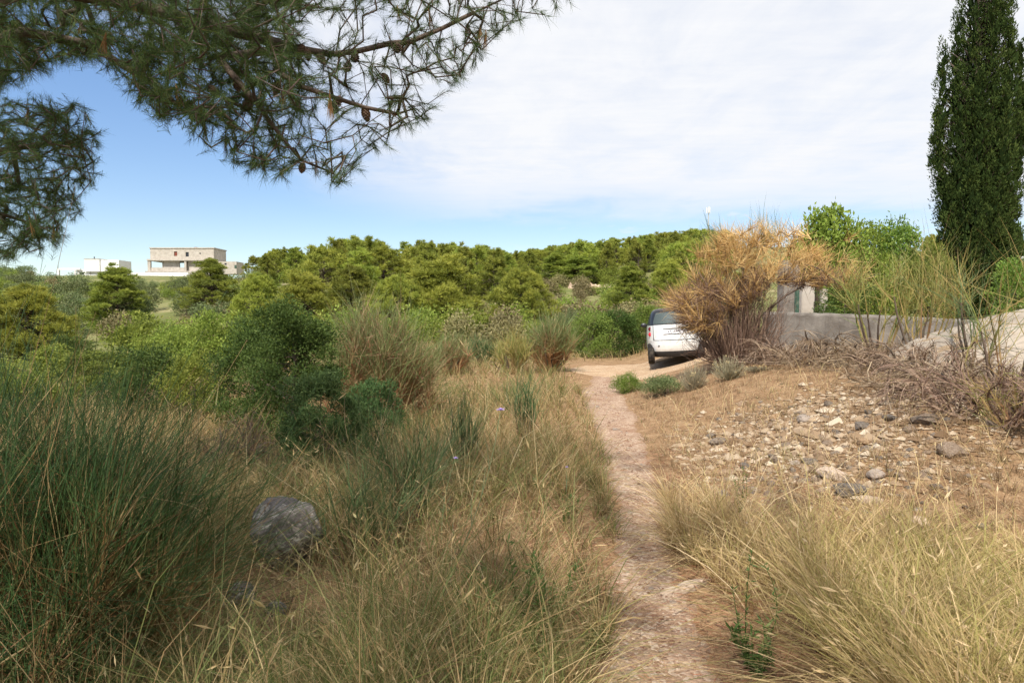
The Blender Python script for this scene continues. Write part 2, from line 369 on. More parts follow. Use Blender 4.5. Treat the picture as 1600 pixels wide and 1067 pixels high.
def H(x, y):
    x = np.asarray(x, float); y = np.asarray(y, float)
    px = path_x(np.clip(y, PY[0], 30)); d = x - px
    z = .74*sm(.35, 3.6, d)*sm(2.5, 8, y)*(1 - sm(24, 34, y))
    z = z - .22*sm(.6, 3.0, -d)*(1 - sm(12, 18, y))
    z = z - 1.3*sm(4, 16, -x)*sm(9, 26, y)*(1 - sm(45, 80, y))
    a = x/np.maximum(y, 1.0)
    rh = np.interp(a, _az, _rh); ry = np.interp(a, _az, _ry)
    t = (y - 38)/(ry - 38)
    z = z + rh*sm(0, 1, t)*(1 - .5*sm(1.15, 3.5, t))
    z = z + wavy(x, y, .05, 1)*1.1*sm(50, 110, y)
    z = z + wavy(x, y, 1.1, 2)*.035 + wavy(x, y, 3.7, 3)*.014
    w = path_w(np.clip(y, PY[0], 30))
    z = z - .045*np.exp(-(d/(w*1.25))**4)*(1 - sm(16, 19, y))
    return z
def on_ground(px, py):
    """where a line of sight meets the terrain"""
    a, b, c = ray(px, py); ys = _march; k = ys/b
    hit = np.nonzero(EYE + c*k <= H(a*k, ys))[0]; y = float(ys[hit[0]] if len(hit) else ys[-1]); k = y/b
    return np.array([a*k, y, float(H(a*k, y))])
_march = 2.0*1.004**np.arange(1200)
def axis(lo, a, b, hi, step, g):
    mid = list(np.arange(a, b + 1e-6, step)); s = step; left = []; x = a
    while x > lo: s *= g; x -= s; left.append(x)
    s = step; right = []; x = b
    while x < hi: s *= g; x += s; right.append(x)
    return np.array(left[::-1] + mid + right)
def sheet(name, xs, ys, zoff, mat, keep=None, rough=0):
    X, Y = np.meshgrid(xs, ys); Z = H(X, Y) + zoff
    if rough: Z = Z + wavy(X, Y, 14, 5)*rough + wavy(X, Y, 33, 6)*rough*.6
    V = np.stack([X, Y, Z], -1).reshape(-1, 3); nx = len(xs)
    i = (np.arange(len(ys)-1)[:, None]*nx + np.arange(nx-1)[None]).ravel()
    Fq = np.stack([i, i+1, i+nx+1, i+nx], -1)
    me = make_mesh(name, V, [Fq], None, True); me.materials.append(mat); return me
ground = structure(link('ground', sheet('ground', axis(-1500, -6, 7, 1500, .18, 1.09), axis(-60, .8, 13, 2500, .18, 1.06), 0, M['ground'])))
tag(ground, 'dry stony ground rising to the wooded hills')

def path_mesh():
    ys = np.arange(.9, 17.6, .06); nu = 15; V = []
    u = np.linspace(-1, 1, nu)
    for y in ys:
        w = float(path_w(y)); c = float(path_x(y))
        wl = w*(1.12 + .28*wavy(y, y*.3, 2.6, 11) + .16*wavy(y, 1, 9, 12)); wr = w*(1.12 + .28*wavy(y, y*.3, 2.4, 13) + .16*wavy(y, 2, 9, 14))
        x = c + np.where(u < 0, u*wl, u*wr)*1.15
        z = H(x, np.full(nu, y)) + .012 - .03*np.abs(u)**6 + wavy(x, y, 12, 5)*.006 + wavy(x, y, 30, 6)*.004
        V.append(np.stack([x, np.full(nu, y), z], -1))
    V = np.array(V).reshape(-1, 3); i = (np.arange(len(ys)-1)[:, None]*nu + np.arange(nu-1)[None]).ravel()
    me = make_mesh('path', V, [np.stack([i, i+1, i+nu+1, i+nu], -1)], {'edge': np.tile(np.abs(u), len(ys))}, True); me.materials.append(M['path']); return me
path = structure(link('path', path_mesh())); tag(path, 'narrow trodden footpath of pinkish dirt and gravel')

def road_mesh():
    cen = np.array([(1.6, 18.8), (2.6, 18.6), (3.8, 18.9), (5.2, 19.6), (7, 20.4), (10, 21.5), (15, 23)])
    s = np.linspace(0, len(cen)-1, 90); cx = np.interp(s, np.arange(len(cen)), cen[:, 0]); cy = np.interp(s, np.arange(len(cen)), cen[:, 1])
    w = np.interp(s, [0, .4, 1, 2, 6], [.5, 1.6, 2.6, 2.8, 2.6]); nu = 21; V = []
    for i in range(len(s)):
        u = np.linspace(-1, 1, nu)*w[i]*(1 + .10*wavy(s[i]*3, 1, 2, 21)); x = cx[i] + u*.12*-1; y = cy[i] + u
        z = H(x, y) + .016 - .04*(np.abs(np.linspace(-1, 1, nu))**8) + wavy(x, y, 3, 22)*.012
        V.append(np.stack([x, y, z], -1))
    V = np.array(V).reshape(-1, 3); i = (np.arange(len(s)-1)[:, None]*nu + np.arange(nu-1)[None]).ravel()
    me = make_mesh('dirt_road', V, [np.stack([i, i+1, i+nu+1, i+nu], -1)], None, True); me.materials.append(M['road']); return me
road = structure(link('dirt_road', road_mesh())); tag(road, 'sandy dirt track where the car is parked')

# ------------------------------------------------------------------ plant builders
def rand_dirs(r, n, up=0.0):
    v = nrm(r.normal(size=(n, 3))); v[:, 2] += up; return nrm(v)
def perp(r, D):
    return nrm(np.cross(D, nrm(r.normal(size=D.shape))))
def curve(P0, P1, r, s=4, bow=.12, sag=0.0):
    """n bowed strands from P0 to P1 with s points"""
    P0 = np.asarray(P0, float); P1 = np.asarray(P1, float); n = len(P0)
    L = np.linalg.norm(P1 - P0, axis=1)[:, None]; t = np.linspace(0, 1, s)
    off = r.normal(size=(n, 3))*bow*L; off[:, 2] += sag*L[:, 0]
    return P0[:, None]*(1-t)[None, :, None] + P1[:, None]*t[None, :, None] + off[:, None]*(4*t*(1-t))[None, :, None]

def lobes_on(r, n, H_, W, base, prof, jit=.12):
    """clump centres over a crown envelope: prof(t) is the relative half-width at relative height t"""
    t = r.uniform(0, 1, n)**.85; a = r.uniform(0, 2*np.pi, n); rad = prof(t)*W/2*np.sqrt(r.uniform(.25, 1, n))
    c = np.stack([np.cos(a)*rad, np.sin(a)*rad, base + t*(H_ - base)], -1)
    return c + r.normal(size=c.shape)*jit*W*.12
def lobe_points(r, C, Rr, per, flat=.7, upb=.35, lo=.45):
    """points and outward directions through the outer part of each clump"""
    n = len(C)*per; D = rand_dirs(r, n, upb); k = np.repeat(np.arange(len(C)), per)
    q = (lo + (1-lo)*np.sqrt(r.uniform(0, 1, n)))
    P = C[k] + D*np.array([1, 1, flat])*(Rr[k]*q)[:, None]
    return P, D, k, q
def limbs_mesh(r, name, C, H_, rad, mat, base=(0, 0, 0), trunk_to=.9, k=5):
    """a tapered, slightly bent trunk with a limb to every clump"""
    g = Geo(); b = np.array(base, float); top = np.array([r.normal()*.04*H_, r.normal()*.04*H_, H_*trunk_to])
    t = np.linspace(0, 1, 8); T = b + (top - b)*t[:, None] + np.stack([np.sin(t*4 + r.uniform(0, 6))*.03*H_*t, np.cos(t*3.4 + r.uniform(0, 6))*.03*H_*t, 0*t], -1)
    T[0] -= np.array([0, 0, .12])
    g.tubes(T[None], (rad*(1 - .88*t))[None], 7, r=np.array([.5]))
    z = np.clip((C[:, 2] - .22*np.hypot(C[:, 0], C[:, 1]) - .05*H_)/(top[2]), .06, .97)
    A = np.stack([np.interp(z, t, T[:, i]) for i in range(3)], -1)
    P = curve(A, C, r, 5, .07, -.05); rr = rad*(1 - .88*z)*.42
    g.tubes(P, rr[:, None]*np.linspace(1, .25, 5)[None], k-1, r=r.uniform(0, 1, len(C)))
    return g.mesh(name, mat, True)

def pine_parts(seed, H_, W, nl, per, tl, mats, base=.08, blunt=1.0, tuft=5, nw=.016):
    r = R_(seed)
    prof = (lambda t: np.clip(np.sqrt(np.clip(t*5 + .25, 0, 1))*(1 - t**(1.3*blunt))**.75 + .10, 0, 1.1))
    C = lobes_on(r, nl, H_*.95, W*.92, H_*base, prof, .4); Rr = W*r.uniform(.045, .125, nl)*np.clip(1.25 - .5*C[:, 2]/H_, .5, 1.3)
    P, D, k, q = lobe_points(r, C, Rr, per, .7, .55, .35)
    n = len(P); g = Geo(); sh = r.uniform(0, 1, nl)
    D = nrm(D + np.array([0, 0, .55]))
    kk = np.repeat(np.arange(n), tuft); d = nrm(D[kk] + r.normal(size=(n*tuft, 3))*.42)
    L = tl*r.uniform(.65, 1.2, n*tuft); b = P[kk] - D[kk]*tl*.25
    S = perp(r, d)
    V = np.stack([b - S*nw, b + S*nw, b + d*L[:, None]], 1)
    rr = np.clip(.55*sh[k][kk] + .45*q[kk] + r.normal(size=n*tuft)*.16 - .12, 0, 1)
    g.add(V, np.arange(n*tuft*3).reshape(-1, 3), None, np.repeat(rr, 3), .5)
    return g.mesh('pine_crown', mats[0]), limbs_mesh(r, 'pine_trunk', C, H_, H_*.022 + .02, M['bark'])
def tree_thing(name, loc, crown, trunk, rz=0, sc=1.0, parts=('crown', 'trunk')):
    o = empty(name, loc, rz); o.scale = sc if hasattr(sc, '__len__') else (sc,)*3
    link(parts[0], crown, o); link(parts[1], trunk, o); return o

def leafy_parts(seed, H_, W, nl, per, ll, mat, base=.1, flat=.8, cl=3, aspect=.5, wood='twig', prof=None, rl=(.13, .22), up=.25):
    r = R_(seed)
    prof = prof or (lambda t: np.sqrt(np.clip(t*4 + .35, 0, 1))*np.clip(1 - t**2.6, 0, 1)**.5 + .06)
    C = lobes_on(r, nl, H_*.94, W*.84, H_*base, prof, .5); Rr = W*r.uniform(rl[0], rl[1], nl)
    P, D, k, q = lobe_points(r, C, Rr, per, flat, .3, .35); sh = r.uniform(0, 1, nl); n = len(P)
    g = Geo(); kk = np.repeat(np.arange(n), cl)
    d = nrm(D[kk]*.8 + r.normal(size=(n*cl, 3))*.75 + np.array([0, 0, up])); S = perp(r, d)
    c = P[kk] + r.normal(size=(n*cl, 3))*ll*.6
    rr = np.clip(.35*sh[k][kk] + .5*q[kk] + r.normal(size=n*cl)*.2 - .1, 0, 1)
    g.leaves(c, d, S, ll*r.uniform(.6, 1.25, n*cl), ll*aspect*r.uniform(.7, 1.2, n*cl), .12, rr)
    return g.mesh('leafy_crown', mat), limbs_mesh(r, 'woody_stems', C, H_, H_*.014 + .012, M[wood], k=4)

def broom_parts(seed, H_, W, mains, subs, w, mat, lean=.9, s=6, droop=.0, base_r=.12, sub_len=(.35, .75), split=(.35, .75), wood='twig', tip_up=.5, hvar=.25, tris=3, bend=(0, 0), mess=.42, ball=.30):
    """rush-like shrub: forked main stems, each carrying a brush of long thin shoots"""
    r = R_(seed); g = Geo(); a = r.uniform(0, 2*np.pi, mains); q = np.sqrt(r.uniform(0, 1, mains))
    B = np.stack([np.cos(a)*q*base_r, np.sin(a)*q*base_r, -.03*np.ones(mains)], -1)
    hh = H_*(1 - hvar*r.uniform(0, 1, mains)**1.5)*(1 - ball*q**2)
    TOP = np.stack([np.cos(a)*q*W*.5*lean + bend[0]*hh, np.sin(a)*q*W*.5*lean + bend[1]*hh, hh*.8], -1)
    t = np.linspace(0, 1, s); up = (t**1.25)
    Pm = B[:, None]*(1-t)[None, :, None] + TOP[:, None]*t[None, :, None]
    Pm[..., 2] = B[:, None, 2] + (TOP[:, None, 2] - B[:, None, 2])*(t**.85)[None]
    Pm += (r.normal(size=(mains, 1, 3))*.09*W)*(4*t*(1-t))[None, :, None]
    g.tubes(Pm, w*1.35*np.linspace(1.6, .6, s)[None], 3, r.uniform(0, 1, mains), np.repeat(np.linspace(0, .75, s)[None], mains, 0))
    n = mains*subs; k = np.repeat(np.arange(mains), subs); f = r.uniform(split[0], split[1]+.2, n).clip(0, 1)
    i = (f*(s-1)).astype(int).clip(0, s-2); u = f*(s-1) - i
    P0 = Pm[k, i]*(1-u)[:, None] + Pm[k, i+1]*u[:, None]; T = nrm(Pm[k, i+1] - Pm[k, i])
    d = nrm(T + r.normal(size=(n, 3))*mess + np.array([0, 0, tip_up*.4]))
    L = H_*r.uniform(sub_len[0], sub_len[1], n)*(1.05 - .55*f)
    tt = np.linspace(0, 1, s)
    sgn = np.array([0, 0, 1.])*(tip_up*.35) - np.array([0, 0, 1.])*droop
    P = P0[:, None] + d[:, None]*(L[:, None]*tt[None])[..., None] + (sgn + r.normal(size=(n, 3))*mess*.45)[:, None]*(L[:, None]*tt[None]**2)[..., None]
    P[..., 2] = np.maximum(P[..., 2], .01)
    W_ = w*np.linspace(1.0, .35, s)[None]*r.uniform(.75, 1.25, n)[:, None]
    tv = (f[:, None]*.62 + (1 - f[:, None]*.62)*tt[None])
    if tris: g.tubes(P, W_*.5, tris, r.uniform(0, 1, n), tv)
    else: g.ribbons(P, W_*1.25, perp(r, d), r.uniform(0, 1, n), tv)
    return g.mesh('broom_shoots', mat), Pm
def broom_thing(name, loc, label, cat='shrub', rz=0.0, group=None, part='shoots', stub=True, **kw):
    kw.setdefault('tris', 0); me, Pm = broom_parts(**kw); o = empty(name, loc, rz); link(part, me, o)
    g = Geo(); r = R_(kw['seed'] + 5); sel = Pm[:max(4, len(Pm)//6), :4].copy(); sel[:, 0] = (0, 0, -.06)
    g.tubes(sel, np.array([[3.2, 2.6, 2.0, 1.3]])*kw['w'], 5, r.uniform(0, 1, len(sel)))
    link('woody_base', g.mesh('woody_base', M[kw.get('wood', 'twig')], True), o)
    tag(o, label, cat, group); return o
def gpos(px, Y):
    """point of the terrain Y metres ahead in the direction of column px"""
    a, b, c = ray(px, HORIZON); x = a/b*Y; return (float(x), float(Y), float(H(x, Y)))

# ------------------------------------------------------------------ wooded hills
pines = []
for i, (h, w, bl) in enumerate([(6.6, 6.4, 1.1), (7.4, 5.2, .9), (6.0, 6.6, 1.4), (8.0, 6.0, 1.2)]):
    pines.append(pine_parts(40+i, h, w, 190, 44, .34, [M['pine_far'] if i % 2 == 0 else M['pine_dark']], blunt=bl, nw=.022))
far_pines = []
for i, (h, w, bl) in enumerate([(7.0, 6.2, 1.6), (7.8, 5.4, 1.1), (6.2, 6.6, 2.0), (8.4, 5.6, 1.3), (7.2, 5.0, .9), (6.6, 7.0, 2.2)]):
    far_pines.append(pine_parts(60+i, h, w, 105, 20, .50, [M['pine_far'] if i in (0, 2, 5) else M['pine_dark']], blunt=bl, tuft=5, nw=.042, base=.16 if i % 2 else .06))
hill_pine = [None]*6
def plant(name, px, top_px, Y, parts, label, cat='tree', width=None, group=None, rz=0, base_h=None, base_w=None, pn=('crown', 'trunk')):
    """stand a plant on the terrain so tall that its top reaches the given line of sight"""
    loc = gpos(px, Y); top = float(at(px, top_px, Y)[2]); hgt = top - loc[2]
    s = hgt/base_h; sx = s if width is None else (width/F*Y)/base_w
    o = tree_thing(name, loc, parts[0], parts[1], rz, (sx, sx, s), pn); tag(o, label, cat, group); return o
PD = [(6.6, 6.4), (7.4, 5.2), (6.0, 6.6), (8.0, 6.0)]
def mid_pine(px, top, Y, i, width, label, rz=0):
    return plant('pine_tree', px, top, Y, pines[i], label, 'tree', width, None, rz, PD[i][0], PD[i][1])
mid_pine(182, 416, 62, 1, 105, 'upright young pine in front of the pale houses')
mid_pine(40, 446, 42, 2, 150, 'layered green pine at the left edge below the hanging branch', 1)
mid_pine(332, 404, 70, 3, 92, 'round pine in front of the unfinished concrete house', 2)
mid_pine(690, 404, 46, 0, 165, 'broad yellow-green pine right of the big brown-based broom', .6)
mid_pine(622, 430, 44, 2, 110, 'low yellowish pine directly behind the big brown-based broom', 2.6)
mid_pine(815, 418, 52, 2, 112, 'rounded dark-centred pine in the middle of the view', 1.7)
mid_pine(757, 384, 105, 3, 72, 'dark layered pine standing behind the two broad yellow pines', .4)
mid_pine(985, 414, 66, 1, 80, 'pale green pine at the left of the twin pines beyond the car', 2.2)
mid_pine(1043, 408, 74, 0, 78, 'right-hand pine of the pair beyond the car, touching the dead broom', 1.2)
mid_pine(478, 428, 56, 0, 120, 'yellow-green pine behind the dark leafy shrub', 3.0)
mid_pine(548, 415, 64, 3, 100, 'pine behind the tips of the big brown-based broom', 3.9)
mid_pine(405, 428, 58, 2, 90, 'small yellowish pine left of the dark leafy shrub top', 4.4)
mid_pine(868, 395, 120, 1, 70, 'tall dark pine at the left foot of the far wood', 4.0)
mid_pine(905, 400, 118, 3, 76, 'dark pine with hanging lower boughs above the stone terrace', .2)

def in_gap(px, base_py, top_py):
    return (870 < px < 975 and base_py > 447) or (225 < px < 310 and base_py > 425) or (60 < px < 400 and top_py < 424)
ANCHOR = [(0, 'at the left edge'), (70, 'below the white house'), (195, 'below the concrete house'), (330, 'behind the dark leafy shrub'), (500, 'above the big broom'), (640, 'above the broad yellow pine'), (770, 'above the central rounded pine'), (880, 'above the stone terrace'), (970, 'above the twin pines'), (1075, 'behind the dead broom'), (1260, 'behind the garden thicket'), (1440, 'behind the cypress')]
ORD = ['leftmost', 'second from left', 'third from left', 'fourth from left', 'fifth from left', 'sixth from left', 'seventh from left', 'eighth from left', 'ninth from left', 'tenth from left', 'eleventh from left', 'twelfth from left', 'thirteenth from left', 'fourteenth from left', 'fifteenth from left', 'sixteenth from left', 'seventeenth from left', 'eighteenth from left', 'nineteenth from left', 'twentieth from left']
def name_by_place(marks, rows):
    by = {}
    for o, look, px, d, Y in marks:
        row = [n for v, n in rows if d >= v or v == rows[0][0]][-1]; anc = [n for v, n in ANCHOR if px >= v or v == 0][-1]
        by.setdefault(f'{look} {row} {anc}', []).append((px, o))
    for lab, v in by.items():
        v.sort(key=lambda q: q[0])
        for k, (px, o) in enumerate(v): o['label'] = lab if len(v) == 1 else f'{lab}, {ORD[min(k, 19)]}'
PINE_LOOK = ['round yellow-green', 'tall dark green', 'broad yellow-green', 'tall narrow green', 'pointed dark green', 'wide flat-topped yellow-green']
marks = []
r = R_(11); n_h = 0; tries = 0; spots = []
while n_h < 285 and tries < 9000:
    tries += 1
    px = r.uniform(375, 1130); Y = r.uniform(82, 262)
    if px > 1090 and r.uniform() < .5: px = r.uniform(1100, 1620)
    if px < 560 and Y > 172: continue
    a, b, c = ray(px, HORIZON); x = a/b*Y; z = float(H(x, Y))
    ry = float(np.interp(x/Y, _az, _ry))
    if Y > ry + 22: continue
    i = int(r.integers(6)); s = r.uniform(.72, 1.12); hgt = [7.0, 7.8, 6.2, 8.4, 7.2, 6.6][i]*s
    by = HORIZON - (z - EYE)/Y*F; ty = HORIZON - (z + hgt - EYE)/Y*F
    if in_gap(px, by, ty): continue
    if 800 < px < 1010 and Y < 118: continue
    if 240 < px < 400 and Y > 100: continue
    if any((x-q[0])**2 + (Y-q[1])**2 < 3.9**2 for q in spots): continue
    # keep the skyline of the photograph
    line = np.interp(px, [370, 400, 440, 480, 545, 620, 690, 760, 800, 850, 900, 960, 1030, 1090, 1200, 1600], [420, 400, 388, 388, 372, 380, 376, 388, 396, 388, 380, 374, 366, 360, 362, 372])
    if ty < line - 1:
        need = (HORIZON - line)*Y/F + EYE - z
        if need < 3.6: continue
        s *= need/hgt*r.uniform(.93, 1.0)
    spots.append((x, Y)); n_h += 1
    grp = 'pines of the far right-hand hill' if px > 800 else 'pines of the left-hand ridge'
    sc = (s*r.uniform(.85, 1.15), s*r.uniform(.85, 1.15), s)
    if hill_pine[i] is None:
        hill_pine[i] = tree_thing('hill_pine', (x, Y, z), *far_pines[i], rz=r.uniform(0, 6.28), sc=sc); o = hill_pine[i]
    else: o = copy_tree(hill_pine[i], (x, Y, z), r.uniform(0, 6.28), sc)
    tag(o, 'pine', 'tree', grp); marks.append((o, PINE_LOOK[i] + ' pine', px, (ty - line), Y))
name_by_place(marks, [(-40, 'on the skyline'), (14, 'just below the skyline'), (30, 'halfway up the slope'), (46, 'low on the slope')])

# scrub and olives between and below the pines
bush_parts = [leafy_parts(80, 1.7, 2.6, 26, 26, .16, M['leaf_olive'], rl=(.14, .24)), leafy_parts(81, 1.3, 2.4, 24, 24, .16, M['leaf_fresh'], rl=(.14, .24)),
              leafy_parts(82, 1.0, 2.2, 22, 22, .17, M['leaf_dry'], rl=(.14, .24)), leafy_parts(83, 1.9, 2.4, 26, 26, .15, M['leaf_olive'], rl=(.14, .22))]
BUSH_LOOK = ['grey-green olive bush', 'green scrub bush', 'yellowish dry bush', 'upright grey-green bush']; bmarks = []
bush0 = [None]*4; r = R_(12); n_b = 0; tries = 0; bs = []
BL = [('olive_bush', 'grey-green olive bush on the open slope below the houses', 'olive bushes on the left slope'), ('scrub_bush', 'small green scrub bush on the open slope', 'green bushes on the slopes'),
      ('dry_bush', 'low yellowish dry bush on the open slope', 'dry bushes on the slopes'), ('olive_bush', 'grey-green olive bush on the open slope below the houses', 'olive bushes on the left slope')]
while n_b < 290 and tries < 6000:
    tries += 1
    u = r.uniform()
    if u < .62: px, Y = r.uniform(-20, 420), r.uniform(48, 172); kinds = [0, 1, 3, 1, 2]
    elif u < .85: px, Y = r.uniform(780, 1060), r.uniform(34, 122); kinds = [1, 2, 2]
    else: px, Y = r.uniform(380, 800), r.uniform(34, 70); kinds = [1, 2, 1]
    i = kinds[int(r.integers(len(kinds)))]
    a, b, c = ray(px, HORIZON); x = a/b*Y; z = float(H(x, Y)); by = HORIZON - (z-EYE)/Y*F
    if 50 < px < 400 and by < 452: continue
    if 60 < px < 300 and (495 < by < 512 or 468 < by < 482): continue
    if any((x-q[0])**2 + (Y-q[1])**2 < 2.0**2 for q in bs): continue
    bs.append((x, Y)); n_b += 1; s = r.uniform(.8, 1.75); sc = (s, s, s*r.uniform(.75, 1.05))
    nm, lab, grp = BL[i]
    if bush0[i] is None: bush0[i] = tree_thing(nm, (x, Y, z-.05), *bush_parts[i], rz=r.uniform(0, 6), sc=sc, parts=('foliage', 'stems')); o = bush0[i]
    else: o = copy_tree(bush0[i], (x, Y, z-.05), r.uniform(0, 6), sc)
    tag(o, lab, 'bush', grp); bmarks.append((o, BUSH_LOOK[i], px, by, Y))
name_by_place(bmarks, [(400, 'high on the slope'), (446, 'on the middle slope'), (470, 'low on the slope'), (496, 'in the hollow')])

# ------------------------------------------------------------------ boxes and buildings
def box_mesh(name, x0, x1, y0, y1, z0, z1, mat, bev=0.0):
    bm = bmesh.new(); bmesh.ops.create_cube(bm, size=1)
    for v in bm.verts: v.co = Vector(((x0+x1)/2 + v.co.x*(x1-x0), (y0+y1)/2 + v.co.y*(y1-y0), (z0+z1)/2 + v.co.z*(z1-z0)))
    if bev: bmesh.ops.bevel(bm, geom=bm.edges[:], offset=bev, segments=2, affect='EDGES', profile=.5)
    me = bpy.data.meshes.new(name); bm.to_mesh(me); bm.free(); me.materials.append(mat); return me
def part_box(parent, name, *a, **k):
    return link(name, box_mesh(name, *a, **k), parent)
def rough_wall(name, base, c1, c2, bump=.4, sc=1.4):
    m = new_mat(name); k = NT(m); o = k.objc()
    c = k.ramp(k.noise(sc, 7, .65, o), [(.3, c1), (.55, base), (.8, c2)])
    sx = k.n('ShaderNodeMapping'); k.l(o, sx.inputs[0]); sx.inputs['Scale'].default_value = (3.5, 3.5, .35)
    c = k.mix(k.math('MULTIPLY', k.rng(k.noise(1.6, 5, .6, sx.outputs[0]), .52, .72), .45), c, c1)
    k.out(k.bsdf(c, .92, .1, k.bump(k.noise(22, 6, .6, o), bump, .01))); return m
M['concrete'] = rough_wall('bare_concrete', (.50, .45, .39), (.36, .32, .27), (.58, .53, .47))
M['old_concrete'] = rough_wall('weathered_concrete', (.245, .22, .19), (.13, .112, .095), (.33, .30, .26), 1.2, 2.2)
M['white_paint'] = rough_wall('white_render', (.80, .79, .76), (.72, .70, .66), (.82, .82, .80), .1)
M['pale_wall'] = rough_wall('pale_yard_wall', (.62, .56, .48), (.48, .42, .34), (.70, .65, .58))
M['dark_glass'] = flat('dark_window', (.025, .025, .03), .15, .5)
M['red_board'] = flat('red_brown_shutter', (.20, .055, .035), .7)
M['dark_metal'] = flat('dark_metal', (.05, .05, .05), .5)
M['green_paint'] = flat('faded_green_paint', (.035, .085, .06), .6, grime=(9, (.15, .17, .12)))
M['mast'] = flat('galvanised_mast', (.50, .50, .48), .5, .4)

def house_frame(px, Y):
    loc = gpos(px, Y); return loc
# unfinished concrete house: sizes in metres from the sight lines at its distance
YH = 176.0; u = YH/F
def hx(px): return (px - 800)*u
def hz(py): return EYE + (HORIZON - py)*u
hb = empty('unfinished_house', (hx(285), YH, hz(433))); oz = hz(433); ox = hx(285)
def hp(name, x0, x1, y0, y1, d0, d1, mat, parent=None):
    return part_box(parent or hb, name, hx(x0)-ox, hx(x1)-ox, d0, d1, hz(y1)-oz, hz(y0)-oz, mat)
def wall_holes(parent, name, x0, x1, y0, y1, d0, d1, holes, mat):
    """a wall slab in pixels with rectangular openings, one mesh"""
    xs = sorted({x0, x1, *[h[0] for h in holes], *[h[1] for h in holes]}); ys = sorted({y0, y1, *[h[2] for h in holes], *[h[3] for h in holes]})
    bm = bmesh.new()
    for a, b in zip(xs, xs[1:]):
        for c, d in zip(ys, ys[1:]):
            mx, my = (a+b)/2, (c+d)/2
            if any(h[0] < mx < h[1] and h[2] < my < h[3] for h in holes): continue
            t = bmesh.ops.create_cube(bm, size=1)['verts']
            X0, X1, Z0, Z1 = hx(a)-ox, hx(b)-ox, hz(d)-oz, hz(c)-oz
            for v in t: v.co = Vector(((X0+X1)/2+v.co.x*(X1-X0), (d0+d1)/2+v.co.y*(d1-d0), (Z0+Z1)/2+v.co.z*(Z1-Z0)))
    bmesh.ops.remove_doubles(bm, verts=bm.verts, dist=1e-4)
    dup = {}
    for f in list(bm.faces):
        key = tuple(sorted(v.index for v in f.verts)) if False else tuple(sorted((round(v.co.x, 3), round(v.co.y, 3), round(v.co.z, 3)) for v in f.verts))
        dup.setdefault(key, []).append(f)
    bmesh.ops.delete(bm, geom=[f for v in dup.values() if len(v) > 1 for f in v], context='FACES')
    bmesh.ops.recalc_face_normals(bm, faces=bm.faces)
    me = bpy.data.meshes.new(name); bm.to_mesh(me); bm.free(); me.materials.append(mat); return link(name, me, parent)
wins = [(274, 279, 393.5, 400.5), (292, 297, 394.5, 401.5), (313.5, 316, 395.5, 397.5)]
wall_holes(hb, 'upper_wall', 237, 336, 389, 405.5, 0, .35, wins, M['concrete'])
hp('upper_back_wall', 237, 336, 389, 405.5, 7.2, 7.5, M['concrete'])
hp('upper_side_wall', 237, 239, 389.2, 405.4, .36, 7.19, M['concrete'])
hp('upper_side_wall', 334, 336, 389.2, 405.4, .36, 7.19, M['concrete'])
hp('roof_slab', 236, 337, 387.4, 389, -.15, 7.7, M['concrete'])
hp('floor_slab', 233.5, 338, 405.5, 408, -.7, 7.7, M['concrete'])
hp('parapet_block', 300, 304, 385.6, 387.35, 2, 3, M['red_board'])
for i, wv in enumerate(wins):
    hp('window', *wv, .18, .24, M['red_board'] if i == 0 else M['dark_glass'])
hp('pillar', 234, 238.5, 408, 424, -.5, .1, M['concrete'])
hp('pillar', 234, 238.5, 408, 424, 6.9, 7.5, M['concrete'])
hp('pillar', 291, 294, 408, 424, -.5, .1, M['concrete'])
hp('lower_wall', 256, 281, 408, 424, .4, .8, M['concrete'])
hp('lower_wall', 294.3, 337, 408, 424, .4, .8, M['concrete'])
hp('lower_back_wall', 276, 337, 408, 424, 5, 5.3, M['concrete'])
hp('railing_wall', 238.6, 290.8, 418.5, 424, -.3, -.05, M['concrete'])
hp('base', 231, 339, 424, 431, -.8, 7.5, M['concrete'])
hp('annex', 338.4, 368, 408.5, 428, 1.2, 6, M['concrete'])
hp('window', 349.5, 352.5, 411, 413.2, 1.13, 1.19, M['dark_glass'])
hp('window', 365, 368.2, 414, 419, 1.10, 1.18, M['green_paint'])
hp('terrace_wall', 200, 305, 427.5, 436, -3.2, -2.7, M['white_paint'])
tag(hb, 'unfinished two-storey bare concrete house with open ground floor on the hilltop', 'house')
# white house
hb2 = empty('white_house', (hx(150), YH, hz(436))); ox, oz = hx(150), hz(436); hb_keep = hb; hb = hb2
hp('upper_block', 134, 157.6, 405.5, 424.5, 0, 6, M['white_paint'])
hp('upper_block', 158.4, 187, 406.6, 424.5, .25, 6, M['white_paint'])
hp('recess', 157.5, 158.5, 407, 424.5, .6, 5, M['concrete'])
hp('roof_edge', 133.6, 158, 404.7, 405.5, -.1, 6.1, M['concrete'])
hp('chimney_pipe', 141.6, 142.6, 400.5, 404.6, 2, 2.2, M['dark_metal'])
hp('ground_floor', 140, 186, 424.5, 436, .9, 6, M['white_paint'])
hp('beam', 91.5, 127, 419.5, 422, 0, .5, M['white_paint'])
hp('post', 91.5, 94, 422, 436, 0, .5, M['white_paint'])
hp('post', 117.5, 120, 422, 436, .05, .45, M['white_paint'])
hp('low_wing', 120.2, 139.8, 421.2, 436, .55, 4, M['white_paint'])
hp('yard_wall', 72, 132, 433, 440, -3, -2.6, M['pale_wall'])
hp('terrace_wall', 132.2, 190, 430.5, 440, -2, -1.6, M['white_paint'])
hp('window', 124, 131, 425, 432, .48, .54, M['dark_glass'])
tag(hb2, 'white flat-roofed modern house with a pergola frame on the left hilltop', 'house')

